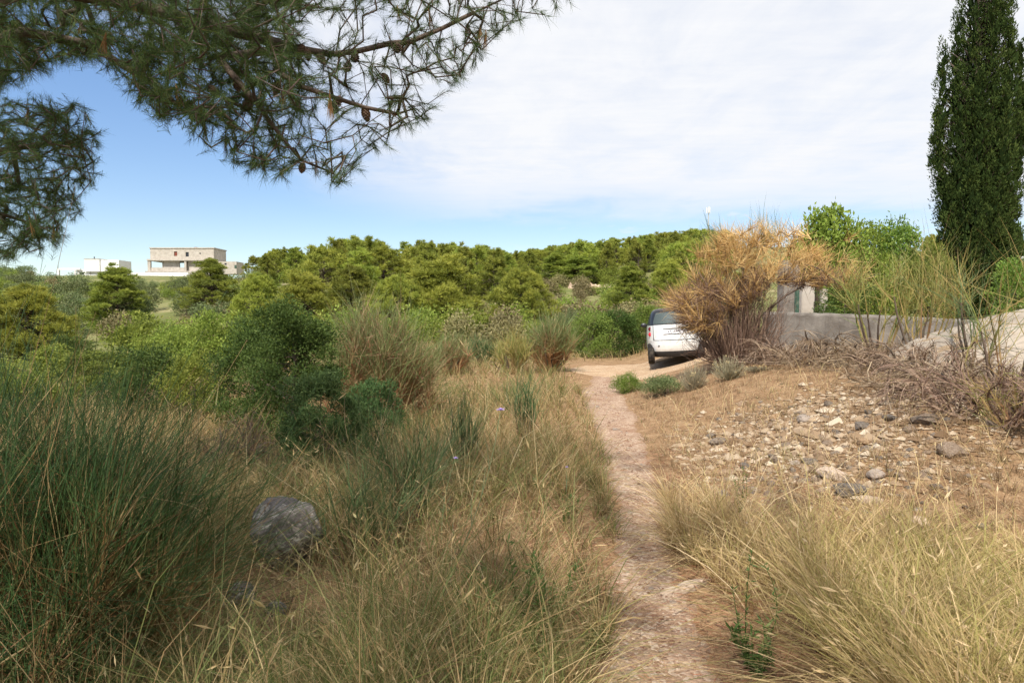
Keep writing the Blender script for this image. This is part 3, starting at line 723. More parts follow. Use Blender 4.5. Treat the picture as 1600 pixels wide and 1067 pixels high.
# stone terraces / bare patches on the slope
def slab_rock(name, px0, px1, py, Y, hgt, label, mat, seed):
    r = R_(seed); n = 26; w = (px1-px0)/F*Y; x0 = (px0-800)/F*Y; z = EYE + (HORIZON - py)/F*Y
    t = np.linspace(0, 1, n); V = []
    top = hgt*(.7 + .5*r.uniform(0, 1, n))*np.clip(np.minimum(t, 1-t)*8, .25, 1)
    for dy, k in ((-.5, -.6), (-.35, .55), (.1, 1.0), (1.4, .9), (2.0, -.6)):
        V.append(np.stack([x0 + t*w + r.normal(size=n)*.1, np.full(n, Y) + dy + r.normal(size=n)*.15, z - hgt*.5 + top*k + r.normal(size=n)*.04], -1))
    V = np.array(V); i = (np.arange(4)[:, None]*n + np.arange(n-1)[None]).ravel()
    me = make_mesh(name, V.reshape(-1, 3), [np.stack([i, i+1, i+n+1, i+n], -1)]); me.materials.append(mat)
    return tag(link(name, me), label, 'rock')
slab_rock('stone_terrace', 882, 962, 450, 112, 1.5, 'low pale stone terrace edge below the far wood', M['stone_pale'], 1)
slab_rock('stone_terrace', 68, 122, 478, 88, 1.5, 'pale broken stone bank on the left slope', M['stone_pale'], 2)
slab_rock('stone_terrace', 60, 100, 491, 76, .6, 'lower thin strip of pale stone on the left slope', M['stone_pale'], 3)

# mast on the hill
g = Geo(); mx, my = hx(1105)/YH*236, 236.0; mz0 = float(H(mx, my)); mtop = EYE + (HORIZON-324)/F*236
mt = empty('antenna_mast', (mx, my, mz0))
g.tubes(np.array([[[0, 0, -.3], [0, 0, (mtop-mz0)*.5], [0, 0, mtop-mz0]]]), np.array([[.28, .22, .14]]), 8); link('mast_pole', g.mesh('mast_pole', M['mast']), mt)
for k in range(3):
    a = k*2.094 + .5; g = Geo(); c = np.array([math.cos(a)*.55, math.sin(a)*.55, mtop-mz0-1.3])
    g.tubes(np.array([[c-[0, 0, 1.0], c, c+[0, 0, 1.0]]]), np.array([[.2, .22, .2]]), 6); link('antenna_panel', g.mesh('antenna_panel', M['white_paint']), mt)
tag(mt, 'slim telecom mast with antenna panels on the skyline above the dead broom', 'mast')

# ------------------------------------------------------------------ concrete wall, pillars
def long_wall():
    A = at(1196, 487, 16.8); B = at(1400, 493, 14.4); C = at(1536, 501, 12.9); D = at(1550, 502, 12.75)
    pts = np.array([A, B, C, D]); n = 60; s = np.linspace(0, 3, n); r = R_(31)
    P = np.stack([np.interp(s, range(4), pts[:, i]) for i in range(3)], -1)
    top = P[:, 2] + r.normal(size=n)*.006; T = np.gradient(P[:, :2], axis=0); T /= np.linalg.norm(T, axis=1)[:, None]; N = np.stack([T[:, 1], -T[:, 0]], -1)
    rows = []
    for off, dz in ((.11, None), (.11, -.55), (.11, -.06), (.09, -.012), (.05, 0), (-.05, 0), (-.09, -.012), (-.11, -.06), (-.11, None)):
        xy = P[:, :2] + N*off; gz = H(P[:, 0], P[:, 1]) - .3
        z = gz if dz is None else np.maximum(top + dz, gz + .02)
        jit = r.normal(size=n)*.004
        rows.append(np.stack([xy[:, 0] + N[:, 0]*jit, xy[:, 1] + N[:, 1]*jit, z], -1))
    V = np.array(rows); m = len(rows); i = (np.arange(m-1)[:, None]*n + np.arange(n-1)[None]).ravel()
    F4 = np.stack([i, i+1, i+n+1, i+n], -1)
    caps = [np.array([[k*n for k in range(m)]]), np.array([[k*n + n-1 for k in range(m)][::-1]])]
    me = make_mesh('concrete_wall', V.reshape(-1, 3), [F4] + caps); me.materials.append(M['old_concrete']); return me
tag(link('concrete_wall', long_wall()), 'long low weathered concrete wall behind the dry brushwood', 'wall')
def pillar(px0, px1, top, Y, dep, mat, name, label, cat):
    x0, x1 = (px0-800)/F*Y, (px1-800)/F*Y; zt = EYE + (HORIZON-top)/F*Y; zb = float(H((x0+x1)/2, Y)) - .2
    bm = bmesh.new(); bmesh.ops.create_cube(bm, size=1)
    for v in bm.verts: v.co = Vector((v.co.x*(x1-x0), v.co.y*dep, (v.co.z+.5)*(zt-zb)))
    bmesh.ops.bevel(bm, geom=bm.edges[:], offset=.02, segments=2, affect='EDGES')
    me = bpy.data.meshes.new(name); bm.to_mesh(me); bm.free(); me.materials.append(mat)
    return tag(link(name, me, None, ((x0+x1)/2, Y, zb)), label, cat)
pillar(1218, 1244, 408, 19.5, .45, M['old_concrete'], 'concrete_pillar', 'tall square concrete gate pillar behind the dead broom', 'pillar')
pillar(1249, 1272, 441, 20.2, .3, M['concrete'], 'concrete_slab', 'pale upright concrete slab right of the tall pillar', 'slab')
pillar(1241.5, 1247.5, 452, 19.0, .1, M['green_paint'], 'gate_post', 'thin green painted gate post against the tall pillar', 'post')
pillar(1273, 1279, 440, 19.6, .12, M['twig'], 'wooden_post', 'dark wooden post right of the pale concrete slab', 'post')
pillar(1281, 1290, 452, 20.6, .25, M['concrete'], 'concrete_slab', 'narrow pale concrete upright right of the dark post', 'slab')

# ------------------------------------------------------------------ cypress
def cypress():
    r = R_(51); Y = 24.0; u = Y/F
    base = gpos(1515, Y); bz = base[2]; g = Geo(); Cc = []
    def zz(py): return EYE + (HORIZON-py)*u - bz
    # upright spires: column px, bottom py, top py, half width px, depth offset
    cols = [(1530, 500, -190, 22, 0), (1515, 500, -150, 20, .5), (1548, 470, -120, 20, .4), (1502, 460, -60, 17, -.3), (1536, 470, -40, 18, -.5), (1566, 430, -10, 16, .1), (1490, 450, 25, 15, .2), (1518, 480, 10, 18, -.7), (1552, 470, 60, 18, -.5),
            (1467, 430, 80, 14, .1), (1478, 470, 120, 15, -.4), (1455, 380, 175, 10, -.1), (1500, 500, 130, 19, -.7), (1530, 500, 150, 20, -.9), (1580, 330, 75, 12, -.1), (1594, 300, 130, 11, .1), (1586, 270, 170, 11, -.4), (1563, 440, 200, 16, -.6),
            (1488, 500, 270, 18, -.7), (1512, 520, 300, 20, -.9), (1545, 520, 290, 20, -.7), (1470, 460, 290, 14, -.3), (1565, 480, 330, 15, -.2), (1525, 520, 60, 26, .9)]
    for cx, b, t, hw, dy in cols:
        n = int(14 + (b - t)*hw*.0062); z0, z1 = zz(b), zz(t)
        f = (np.arange(n) + r.uniform(0, 1, n))/n; prof = np.clip(f*3 + .3, 0, 1)**.6*np.clip(1.02 - f**1.8, 0, 1)**.7
        a = np.arange(n)*2.4 + r.uniform(0, .9, n); rad = hw*u*prof*r.uniform(.5, 1.35, n)
        lean = (cx - 1515)*u
        P = np.stack([lean*(.5 + .5*np.clip(f*1.8, 0, 1)) + np.cos(a)*rad, dy + np.sin(a)*rad, z0 + f*(z1-z0)], -1)
        out = np.stack([np.cos(a), np.sin(a), 0*a], -1); per = 112
        Rr = r.uniform(.08, .22, n)*(.75 + .4*prof); Q, D, kk, q = lobe_points(r, P, Rr, per, 2.5, .15, .2)
        Q[:, :2] = P[kk, :2] + (Q[:, :2] - P[kk, :2])*np.clip(1.15 - .75*np.clip((Q[:, 2] - P[kk, 2])/(Rr[kk]*2.5), -.2, 1), .2, 1.2)[:, None]
        Q = Q + out[kk]*((Q[:, 2] - P[kk, 2])*.22)[:, None]
        d = nrm(D*.55 + out[kk]*.25 + np.array([0, 0, .9]) + r.normal(size=(len(Q), 3))*.35); S = perp(r, d); sh = r.uniform(0, 1, n)
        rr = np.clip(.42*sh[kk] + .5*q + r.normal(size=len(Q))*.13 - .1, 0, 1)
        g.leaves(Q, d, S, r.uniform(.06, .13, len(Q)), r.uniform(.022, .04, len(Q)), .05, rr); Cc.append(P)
        m = 110; f2 = r.uniform(0, .93, m); a2 = r.uniform(0, 6.28, m); p2 = np.interp(f2, f, prof)*hw*u*.62*r.uniform(0, 1, m)  # oversized dark inner leaves added to block light through the core
        I = np.stack([np.interp(f2, f, lean*(.5 + .5*np.clip(f*1.8, 0, 1))) + np.cos(a2)*p2, dy + np.sin(a2)*p2, z0 + f2*(z1-z0)], -1); d2 = nrm(np.array([0, 0, 1.]) + r.normal(size=(m, 3))*.3)
        g.leaves(I, d2, perp(r, d2), r.uniform(.3, .55, m), r.uniform(.12, .2, m), .1, r.uniform(0, .25, m))
    C = np.concatenate(Cc); Ht = zz(-190)
    crown = g.mesh('cypress_crown', M['cypress'])
    g2 = Geo(); t = np.linspace(0, 1, 6); g2.tubes(np.array([[[0, 0, -.2 + q*Ht*.95] for q in t]]), .22*(1-.9*t)[None], 8)
    A = np.stack([0*C[:, 0], 0*C[:, 0], np.clip(C[:, 2]-.9, .2, None)], -1); g2.tubes(curve(A, C, r, 4, .05, -.06), np.array([[.03, .024, .016, .008]]), 3, r.uniform(0, 1, len(C)))
    o = empty('cypress_tree', base); link('crown', crown, o); link('trunk', g2.mesh('cypress_trunk', M['bark'], True), o)
    tag(o, 'tall dark green cypress behind the wall at the right edge', 'tree')
cypress()

# ------------------------------------------------------------------ shrubs of the middle ground
def shrub(name, px, Y, top, width, label, parts, bh, bw, cat='shrub', rz=0, dz=0):
    loc = gpos(px, Y); hgt = float(at(px, top, Y)[2]) - loc[2]; s = hgt/bh; sx = width/F*Y/bw
    o = tree_thing(name, (loc[0], loc[1], loc[2]+dz), parts[0], parts[1], rz, (sx, sx, s), ('foliage', 'stems')); return tag(o, label, cat)
def leafy(seed, h, w, nl, per, ll, mat, **kw): return leafy_parts(seed, h, w, nl, per, ll, M[mat], **kw)
# dark mastic/oak shrub, left of centre
shrub('evergreen_shrub', 452, 9.0, 478, 190, 'large dark green leafy shrub left of the brown-based broom', leafy(101, 2.0, 1.7, 95, 95, .042, 'leaf_dark', rl=(.06, .17)), 2.0, 1.7)
shrub('evergreen_shrub', 392, 10.2, 508, 130, 'lower dark leafy shrub left beside the large dark shrub', leafy(102, 1.6, 1.4, 50, 90, .045, 'leaf_dark', rl=(.12, .2)), 1.6, 1.4, rz=1)
shrub('juniper_shrub', 500, 7.7, 588, 150, 'low bushy juniper with curled sprays under the large dark shrub', leafy(103, .85, 1.1, 60, 84, .03, 'juniper', aspect=.45, cl=4, rl=(.06, .14), up=.6), .85, 1.1)
shrub('juniper_shrub', 580, 8.6, 600, 110, 'small dark juniper at the foot of the brown-based broom', leafy(104, .7, .9, 40, 68, .03, 'juniper', aspect=.45, cl=4, rl=(.06, .15), up=.6), .7, .9, rz=2)
# bright shrubs at left
for i, (px, Y, top, w, m, lab) in enumerate([
    (318, 14, 496, 130, 'leaf_fresh', 'fresh green leafy shrub left of the dark shrubs'),
    (232, 17, 530, 110, 'leaf_fresh', 'green shrub behind the dark foreground broom tips'),
    (150, 13.5, 552, 170, 'leaf_mid', 'wide green shrub seen through the foreground broom tips'),
    (60, 15, 548, 160, 'leaf_fresh', 'green shrub at the left edge behind the foreground broom'),
    (225, 11.5, 548, 150, 'leaf_dark', 'dark bramble mound behind the foreground broom'),
    (20, 11, 570, 150, 'leaf_mid', 'low green shrub at the far left edge beside the broom'),
    (300, 11, 560, 110, 'leaf_fresh', 'small pale green shrub in front of the fresh green one'),
    (275, 21, 508, 95, 'leaf_fresh', 'green shrub farthest back in the left thicket'),
    (110, 24, 532, 100, 'leaf_dark', 'dark rounded shrub in the left thicket before the field')]):
    shrub('leafy_shrub', px, Y, top, w, lab, leafy(110+i, 1.8, 1.9, 52, 52, .07, m, rl=(.085, .17)), 1.8, 1.9, rz=i)
# bramble hedge beside the car
for i, (px, Y, top, w, m, lab) in enumerate([
    (925, 25, 484, 80, 'leaf_mid', 'green bramble bush at the left end of the hedge behind the car'),
    (968, 25.5, 486, 84, 'leaf_dark', 'dark green bramble in the middle of the hedge left of the car'),
    (1008, 26, 482, 76, 'leaf_mid', 'green bramble directly behind the left edge of the car'),
    (890, 28, 490, 60, 'leaf_olive', 'greyish bush at the far left tail of the hedge'),
    (1050, 27, 478, 80, 'leaf_bright', 'bright green bush behind the car roof'),
    (1100, 27.5, 470, 90, 'leaf_mid', 'green bush behind the dead broom and the car')]):
    shrub('bramble_bush', px, Y, top, w, lab, leafy(130+i, 2.0, 2.2, 50, 60, .085, m, rl=(.12, .2), base=.02), 2.0, 2.2, rz=i)
# trees behind the wall
for i, (px, Y, top, w, m, ll, lab) in enumerate([
    (1292, 21.5, 338, 105, 'leaf_fresh', .15, 'leafy tree with large green leaves rising behind the wall'),
    (1350, 22, 356, 110, 'leaf_fresh', .10, 'dense green shrub behind the wall in the middle of the thicket'),
    (1402, 22.5, 344, 100, 'leaf_bright', .10, 'yellow-green feathery shrub behind the wall left of the cypress'),
    (1450, 21, 385, 90, 'leaf_mid', .10, 'green shrub at the foot of the cypress on its left'),
    (1320, 18.5, 432, 90, 'leaf_dark', .09, 'dark leafy shrub just over the wall beside the posts'),
    (1590, 19, 412, 90, 'leaf_bright', .10, 'bright yellow-green shrub at the right edge over the wall'),
    (1260, 24, 372, 80, 'leaf_mid', .12, 'green tree crown showing behind the concrete pillar')]):
    shrub('garden_shrub', px, Y, top, w, lab, leafy(140+i, 3.0, 2.2, 52, 54, ll, m, rl=(.12, .2)), 3.0, 2.2, rz=i)
shrub('garden_tree', 1585, 60, 352, 26, 'small dark tree on the slope far behind the cypress', leafy(150, 4.0, 2.0, 30, 40, .25, 'leaf_dark'), 4.0, 2.0, 'tree')
# far white house sliver at the right
YF = 150.0
def far_house(px0, px1, py0, py1, label):
    x0, x1 = (px0-800)/F*YF, (px1-800)/F*YF; z0, z1 = EYE+(HORIZON-py1)/F*YF, EYE+(HORIZON-py0)/F*YF
    o = empty('hillside_house', ((x0+x1)/2, YF, z0-1)); w = (x1-x0)/2; h = z1-z0
    part_box(o, 'wall', -w, w, 0, 5, -1, h+1, M['white_paint']); part_box(o, 'roof', -w-.3, w+.3, -.3, 5.3, h+1, h+1.35, M['pale_wall']); part_box(o, 'window', -w*.4, w*.1, -.05, .02, h*.35+.2, h*.8+.3, M['dark_glass'])
    tag(o, label, 'house')
far_house(1554, 1571, 384, 391, 'distant white house just right of the cypress trunk')
far_house(1583, 1606, 388, 396, 'distant pale house at the right edge under the small tree')

# broom bushes
def broom(px, Y, top, width, label, mat='broom', mains=60, subs=26, w=.007, rz=0, dx=0, **kw):
    loc = gpos(px, Y); hgt = float(at(px, top, Y)[2]) - loc[2]
    return broom_thing('broom_bush', loc, label, 'shrub', rz, tris=3 if Y < 6 else 0, seed=int(px*3+Y*7), H_=hgt, W=width/F*Y, mains=mains, subs=subs, w=w, mat=M[mat], **kw)
broom(588, 11.4, 432, 185, 'big rounded broom, green above and brown below, left of centre', mains=110, subs=46, w=.0075, lean=1.0, split=(.28, .8), base_r=.16, ball=.62, mess=.62, sub_len=(.22, .5), tip_up=.45)
broom(704, 18.0, 512, 70, 'small round broom between the big broom and the pale green one', mains=50, subs=26, w=.010, ball=.6, mess=.6, sub_len=(.25, .55))
broom(862, 18.6, 480, 78, 'pale green upright broom left of the dirt track', mains=64, subs=34, w=.010, ball=.5, mess=.55, sub_len=(.28, .6))
broom(800, 18.0, 500, 62, 'sparser brownish broom touching the pale green one', mains=36, subs=22, w=.009, mat='broom_yellow', ball=.6, mess=.6, sub_len=(.25, .55))
broom(752, 21, 524, 56, 'little green broom farther back among the dry grass', mains=30, subs=22, w=.011, mat='broom_green')
broom(815, 8.6, 572, 70, 'thin dark broom seedling in the dry grass left of the path', mains=16, subs=9, w=.007, mat='broom_green', split=(.2, .8))
broom(725, 7.0, 600, 70, 'sparse slender broom behind the mauve flower', mains=16, subs=10, w=.006, mat='broom_green', split=(.1, .7))
broom(622, 5.4, 610, 200, 'wiry dark green broom sprawling in the middle of the grass', mains=26, subs=18, w=.0045, mat='broom_green', split=(.15, .8), lean=1.1, hvar=.5, tip_up=.3)
broom(560, 4.7, 700, 150, 'low wiry broom beside the lichened boulder', mains=18, subs=14, w=.004, mat='broom_green', split=(.15, .8), lean=1.1, hvar=.5, tip_up=.2)
# big foreground broom at left, two crowns of one shrub
def fore_broom():
    o = empty('broom_bush', (-2.02, 3.0, float(H(-2.02, 3.0))))
    specs = [(-.06, 0, 1.55, 1.3, 62, 44, 501, (.06, .0)), (-.75, .25, 1.75, 1.5, 50, 40, 502, (.12, .05)), (.02, -.75, 1.0, .95, 44, 34, 503, (.10, 0)), (-.55, .85, 1.4, 1.2, 50, 36, 504, (.05, .0)), (-.7, -.5, 1.25, 1.2, 40, 34, 505, (.1, 0))]
    g = Geo()
    for dx, dy, h, w, mn, sb, sd, bend in specs:
        me, Pm = broom_parts(sd, h, w, mn, sb, .0042, M['broom_shade'], lean=1.05, s=6, base_r=.30, split=(.12, .7), sub_len=(.35, .85), tip_up=.12, hvar=.45, droop=.05, bend=bend, mess=.46)
        link('shoots', me, o, (dx, dy, 0)); r = R_(sd+9); sel = Pm[:20, :4] + np.array([dx, dy, 0]); g.tubes(sel, np.array([[.011, .009, .007, .005]]), 5, r.uniform(0, 1, 20))
    link('woody_base', g.mesh('woody_base', M['twig'], True), o)
    tag(o, 'huge dark green broom with rusty stems filling the lower left foreground', 'shrub')
fore_broom()
# right-hand brooms
broom(1440, 10.8, 352, 150, 'yellowing broom in front of the wall left of the cypress', mains=16, subs=22, w=.0075, mat='broom_yellow', split=(.45, .9), base_r=.12, hvar=.4, mess=.55, sub_len=(.25, .6))
broom(1372, 11.6, 372, 120, 'orange-tinged broom leaning over the wall beside the dead broom', mains=16, subs=30, w=.0075, mat='broom_yellow', split=(.5, .9), mess=.55, sub_len=(.2, .5))
broom(1585, 7.0, 318, 190, 'open airy broom at the right edge with long bare shoots', mains=11, subs=11, w=.006, mat='broom_yellow', split=(.25, .85), hvar=.5, base_r=.25, mess=.6, tip_up=.3)
broom(1528, 9.4, 372, 110, 'green sparse broom in front of the cypress foot', mains=9, subs=12, w=.007, mat='broom_green', split=(.2, .85), hvar=.4, mess=.55, tip_up=.3)
broom(1605, 6.2, 560, 170, 'fresh green broom low at the right edge above the rubble', mains=20, subs=16, w=.0055, mat='broom_yellow', split=(.2, .85), hvar=.5, mess=.6, tip_up=.2)
# brushwood
def brush(px, Y, hgt, W, label, mains, subs, w, seed, droop=.55, mat='brush', name='brushwood'):
    loc = gpos(px, Y)
    return broom_thing(name, loc, label, 'brushwood', 0, seed=seed, H_=hgt, W=W, mains=mains, subs=subs, w=w, mat=M[mat], droop=droop, tip_up=.0, lean=1.3, base_r=W*.28, split=(.1, .8), sub_len=(.5, 1.1), hvar=.6, part='twigs')
brush(1290, 11.4, .62, 1.9, 'tangle of dead grey-brown brushwood left in front of the wall', 38, 24, .0075, 601)
brush(1375, 10.6, .70, 1.9, 'arching dead brushwood heap in front of the middle of the wall', 38, 24, .0075, 602)
brush(1452, 9.4, .6, 1.7, 'low dry brushwood at the foot of the pale outcrop', 45, 22, .007, 603)
brush(1560, 6.6, .62, 1.6, 'greyish dry arching grass clump at the right edge of the rubble', 60, 28, .0055, 604)
brush(1470, 7.8, .42, 1.6, 'flattened dry twigs behind the rubble', 45, 24, .006, 605)
brush(1230, 12.2, .6, 1.4, 'dry twigs under the right side of the dead broom', 36, 22, .008, 606)
brush(372, 7.6, .75, .8, 'broken dry reddish twigs left of the juniper', 26, 16, .007, 607, .35, 'broom_inner')

# ------------------------------------------------------------------ the dead golden broom
def grow(tips, seeds, r, step=.14, gnarl=.05):
    """connect tips to a growing skeleton: returns node positions, parents"""
    N = [np.array(p, float) for p, _ in seeds]; Pn = [q for _, q in seeds]; arr = np.array(N)
    order = np.argsort([np.min(np.linalg.norm(arr - t, axis=1)) for t in tips]); ends = np.zeros(len(tips), int)
    cap = np.zeros((len(N) + len(tips)*14, 3)); cap[:len(N)] = arr; n = len(N)
    for j in order:
        t = tips[j]; d = np.linalg.norm(cap[:n] - t, axis=1); k = int(np.argmin(d)); p = cap[k].copy(); L = d[k]
        m = max(1, min(12, int(L/step))); cur = k; bow = r.normal(size=3)*L*.055
        for q in range(1, m+1):
            f = q/m; pt = p + (t-p)*f + bow*4*f*(1-f)*(q < m) + (r.normal(size=3)*gnarl*step if q < m else 0)
            if n >= len(cap): cap = np.concatenate([cap, np.zeros_like(cap)])
            cap[n] = pt; Pn.append(cur); cur = n; n += 1
        ends[j] = cur
    return cap[:n], np.array(Pn), ends
def skeleton_geo(g, N, Pn, r0, ex=2.3, kmin=3, rmax=.2, r=None):
    n = len(N); area = np.zeros(n); ch = np.zeros(n, int)
    for i in range(n):
        if Pn[i] >= 0: ch[Pn[i]] += 1
    area[ch == 0] = r0**ex
    for i in range(n-1, 0, -1):
        if Pn[i] >= 0: area[Pn[i]] += area[i]
    rad = np.minimum(np.maximum(area, r0**ex)**(1/ex), rmax)
    i = np.where(Pn >= 0)[0]; p = Pn[i]; P = np.stack([N[p], N[i]], 1); Rr = np.stack([np.minimum(rad[p], rad[i]*1.35), rad[i]], 1)
    big = rad[i] > r0*4
    g.tubes(P[big], Rr[big], 6, r=R_(3).uniform(0, 1, big.sum())); g.tubes(P[~big], Rr[~big], kmin, r=R_(4).uniform(0, 1, (~big).sum()))
    return rad
def brushes(g, r, T, D, per, L, w, cone=.33, s=4, up=.15, rnd=None):
    n = len(T)*per; k = np.repeat(np.arange(len(T)), per); d = nrm(D[k] + r.normal(size=(n, 3))*cone)
    l = L*r.uniform(.45, 1.15, n); t = np.linspace(0, 1, s); b = T[k] - D[k]*(r.uniform(0, .35, n)*L)[:, None]
    P = b[:, None] + d[:, None]*(l[:, None]*t)[..., None] + (np.array([0, 0, up]) + r.normal(size=(n, 3))*.10)[:, None]*(l[:, None]*t**2)[..., None]
    g.ribbons(P, w*1.25*np.linspace(1, .35, s)[None]*r.uniform(.7, 1.2, n)[:, None], perp(r, d), r.uniform(0, 1, n) if rnd is None else rnd[k]*.5 + r.uniform(0, .5, n))
def dead_broom():
    r = R_(71); Y = 13.4; base = np.array(gpos(1152, Y)); g = Geo(); gi = Geo(); gw = Geo(); gg = Geo()
    lob = [(1080, 478, 28, 17), (1058, 472, 16, 8), (1078, 508, 20, 8), (1108, 435, 32, 17), (1130, 385, 32, 17), (1160, 372, 34, 18), (1198, 366, 34, 20), (1236, 372, 28, 12), (1280, 392, 28, 14), (1308, 420, 28, 13), (1334, 442, 20, 8), (1168, 430, 44, 20), (1118, 480, 32, 14), (1215, 410, 26, 9), (1262, 420, 20, 6), (1190, 455, 30, 8), (1150, 455, 36, 10), (1098, 515, 22, 9)]
    T = []; 
    for cx, cy, rad, n in lob:
        n = int(n*1.5); cx = 1190 + (cx - 1190)*1.08 - 8; cy -= 6
        a = r.uniform(0, 6.28, n); q = np.sqrt(r.uniform(0, 1, n))*rad
        p = at(cx + np.cos(a)*q, cy + np.sin(a)*q*.8, Y) ; p[:, 1] += r.normal(size=n)*.55; T.append(p)
    T = np.concatenate(T) - base
    ctr = np.array([.15, 0, .9])
    s1 = np.array(gpos(1195, 13.2)) - base
    seeds = [((0, 0, -.1), -1)]; 
    def chain(p0, pts):
        par = p0
        for p in pts: seeds.append((tuple(p), par)); par = len(seeds)-1
        return par
    chain(0, [(-.05, 0, .25), (-.15, .02, .55), (-.32, .05, .9), (-.5, 0, 1.3)]); chain(0, [(.08, .05, .3), (.15, .05, .7), (.12, 0, 1.2), (.2, .1, 1.7)])
    chain(0, [(-.12, -.05, .2), (-.35, -.1, .5), (-.62, -.12, .85)]); chain(0, [(.05, -.08, .3), (0, -.1, .8), (-.1, -.1, 1.4)])
    seeds.append((tuple(s1 + [0, 0, -.05]), -1)); b2 = len(seeds)-1
    chain(b2, [s1 + [-.02, 0, .3], s1 + [.02, .05, .65], s1 + [.12, .05, 1.0], s1 + [.4, 0, 1.25], s1 + [.75, 0, 1.45]]); chain(b2, [s1 + [-.1, .05, .35], s1 + [-.12, 0, .8], s1 + [0, 0, 1.35]])
    T2 = T - nrm(T - ctr)*.28
    N, Pn, ends = grow(T2, seeds, r, .13, .2)
    skeleton_geo(gw, N, Pn, .0045, 2.2, 3, .055)
    D = nrm(nrm(T - ctr) + np.array([0, 0, .35]))
    D = nrm(D + r.normal(size=D.shape)*.5); brushes(g, r, T2, D, 26, .46, .0068, .46, 4, .08, r.uniform(0, 1, len(T2)))
    # bare inner twigs
    low = np.nonzero(N[:, 2] < 1.75)[0]; k = low[r.integers(0, len(low), 1300)]; Dn = nrm(nrm(N[k] - np.array([.1, 0, .2])) + r.normal(size=(1300, 3))*.5)
    brushes(gi, r, N[k], Dn, 3, .50, .0075, .45, 4, .05)
    # basal thicket
    nb = 1500; a = r.uniform(0, 6.28, nb); q = r.uniform(0, .38, nb); Bp = np.stack([np.cos(a)*q, np.sin(a)*q, np.full(nb, .02)], -1)
    e = np.stack([np.cos(a)*r.uniform(.2, 1.15, nb)-.02, np.sin(a)*r.uniform(.1, .7, nb), r.uniform(.15, 1.6, nb)], -1); gi.tubes(curve(Bp, e, r, 5, .12), .0045*np.linspace(1.2, .4, 5)[None], 3, r.uniform(0, 1, nb))
    # still-green shoots on top
    tt = at(r.uniform(1160, 1225, 12), r.uniform(360, 395, 12), Y) - base; brushes(gg, r, tt, np.repeat([[0, 0, 1.]], 12, 0), 9, .62, .007, .22, 5, .1)
    tt = at(r.uniform(1095, 1140, 12), r.uniform(355, 400, 12), Y) - base; brushes(gg, r, tt, np.repeat([[-.3, 0, 1.]], 12, 0), 8, .45, .007, .25, 5, .1)
    o = empty('dead_broom_bush', tuple(base)); link('trunk', gw.mesh('broom_trunk', M['bark'], True), o); link('dry_shoots', g.mesh('dry_shoots', M['broom_dead']), o)
    link('bare_twigs', gi.mesh('bare_twigs', M['broom_inner']), o); link('green_shoots', gg.mesh('green_shoots', M['broom_green']), o)
    tag(o, 'large dead broom bush with golden dry twigs in front of the car', 'shrub')
dead_broom()

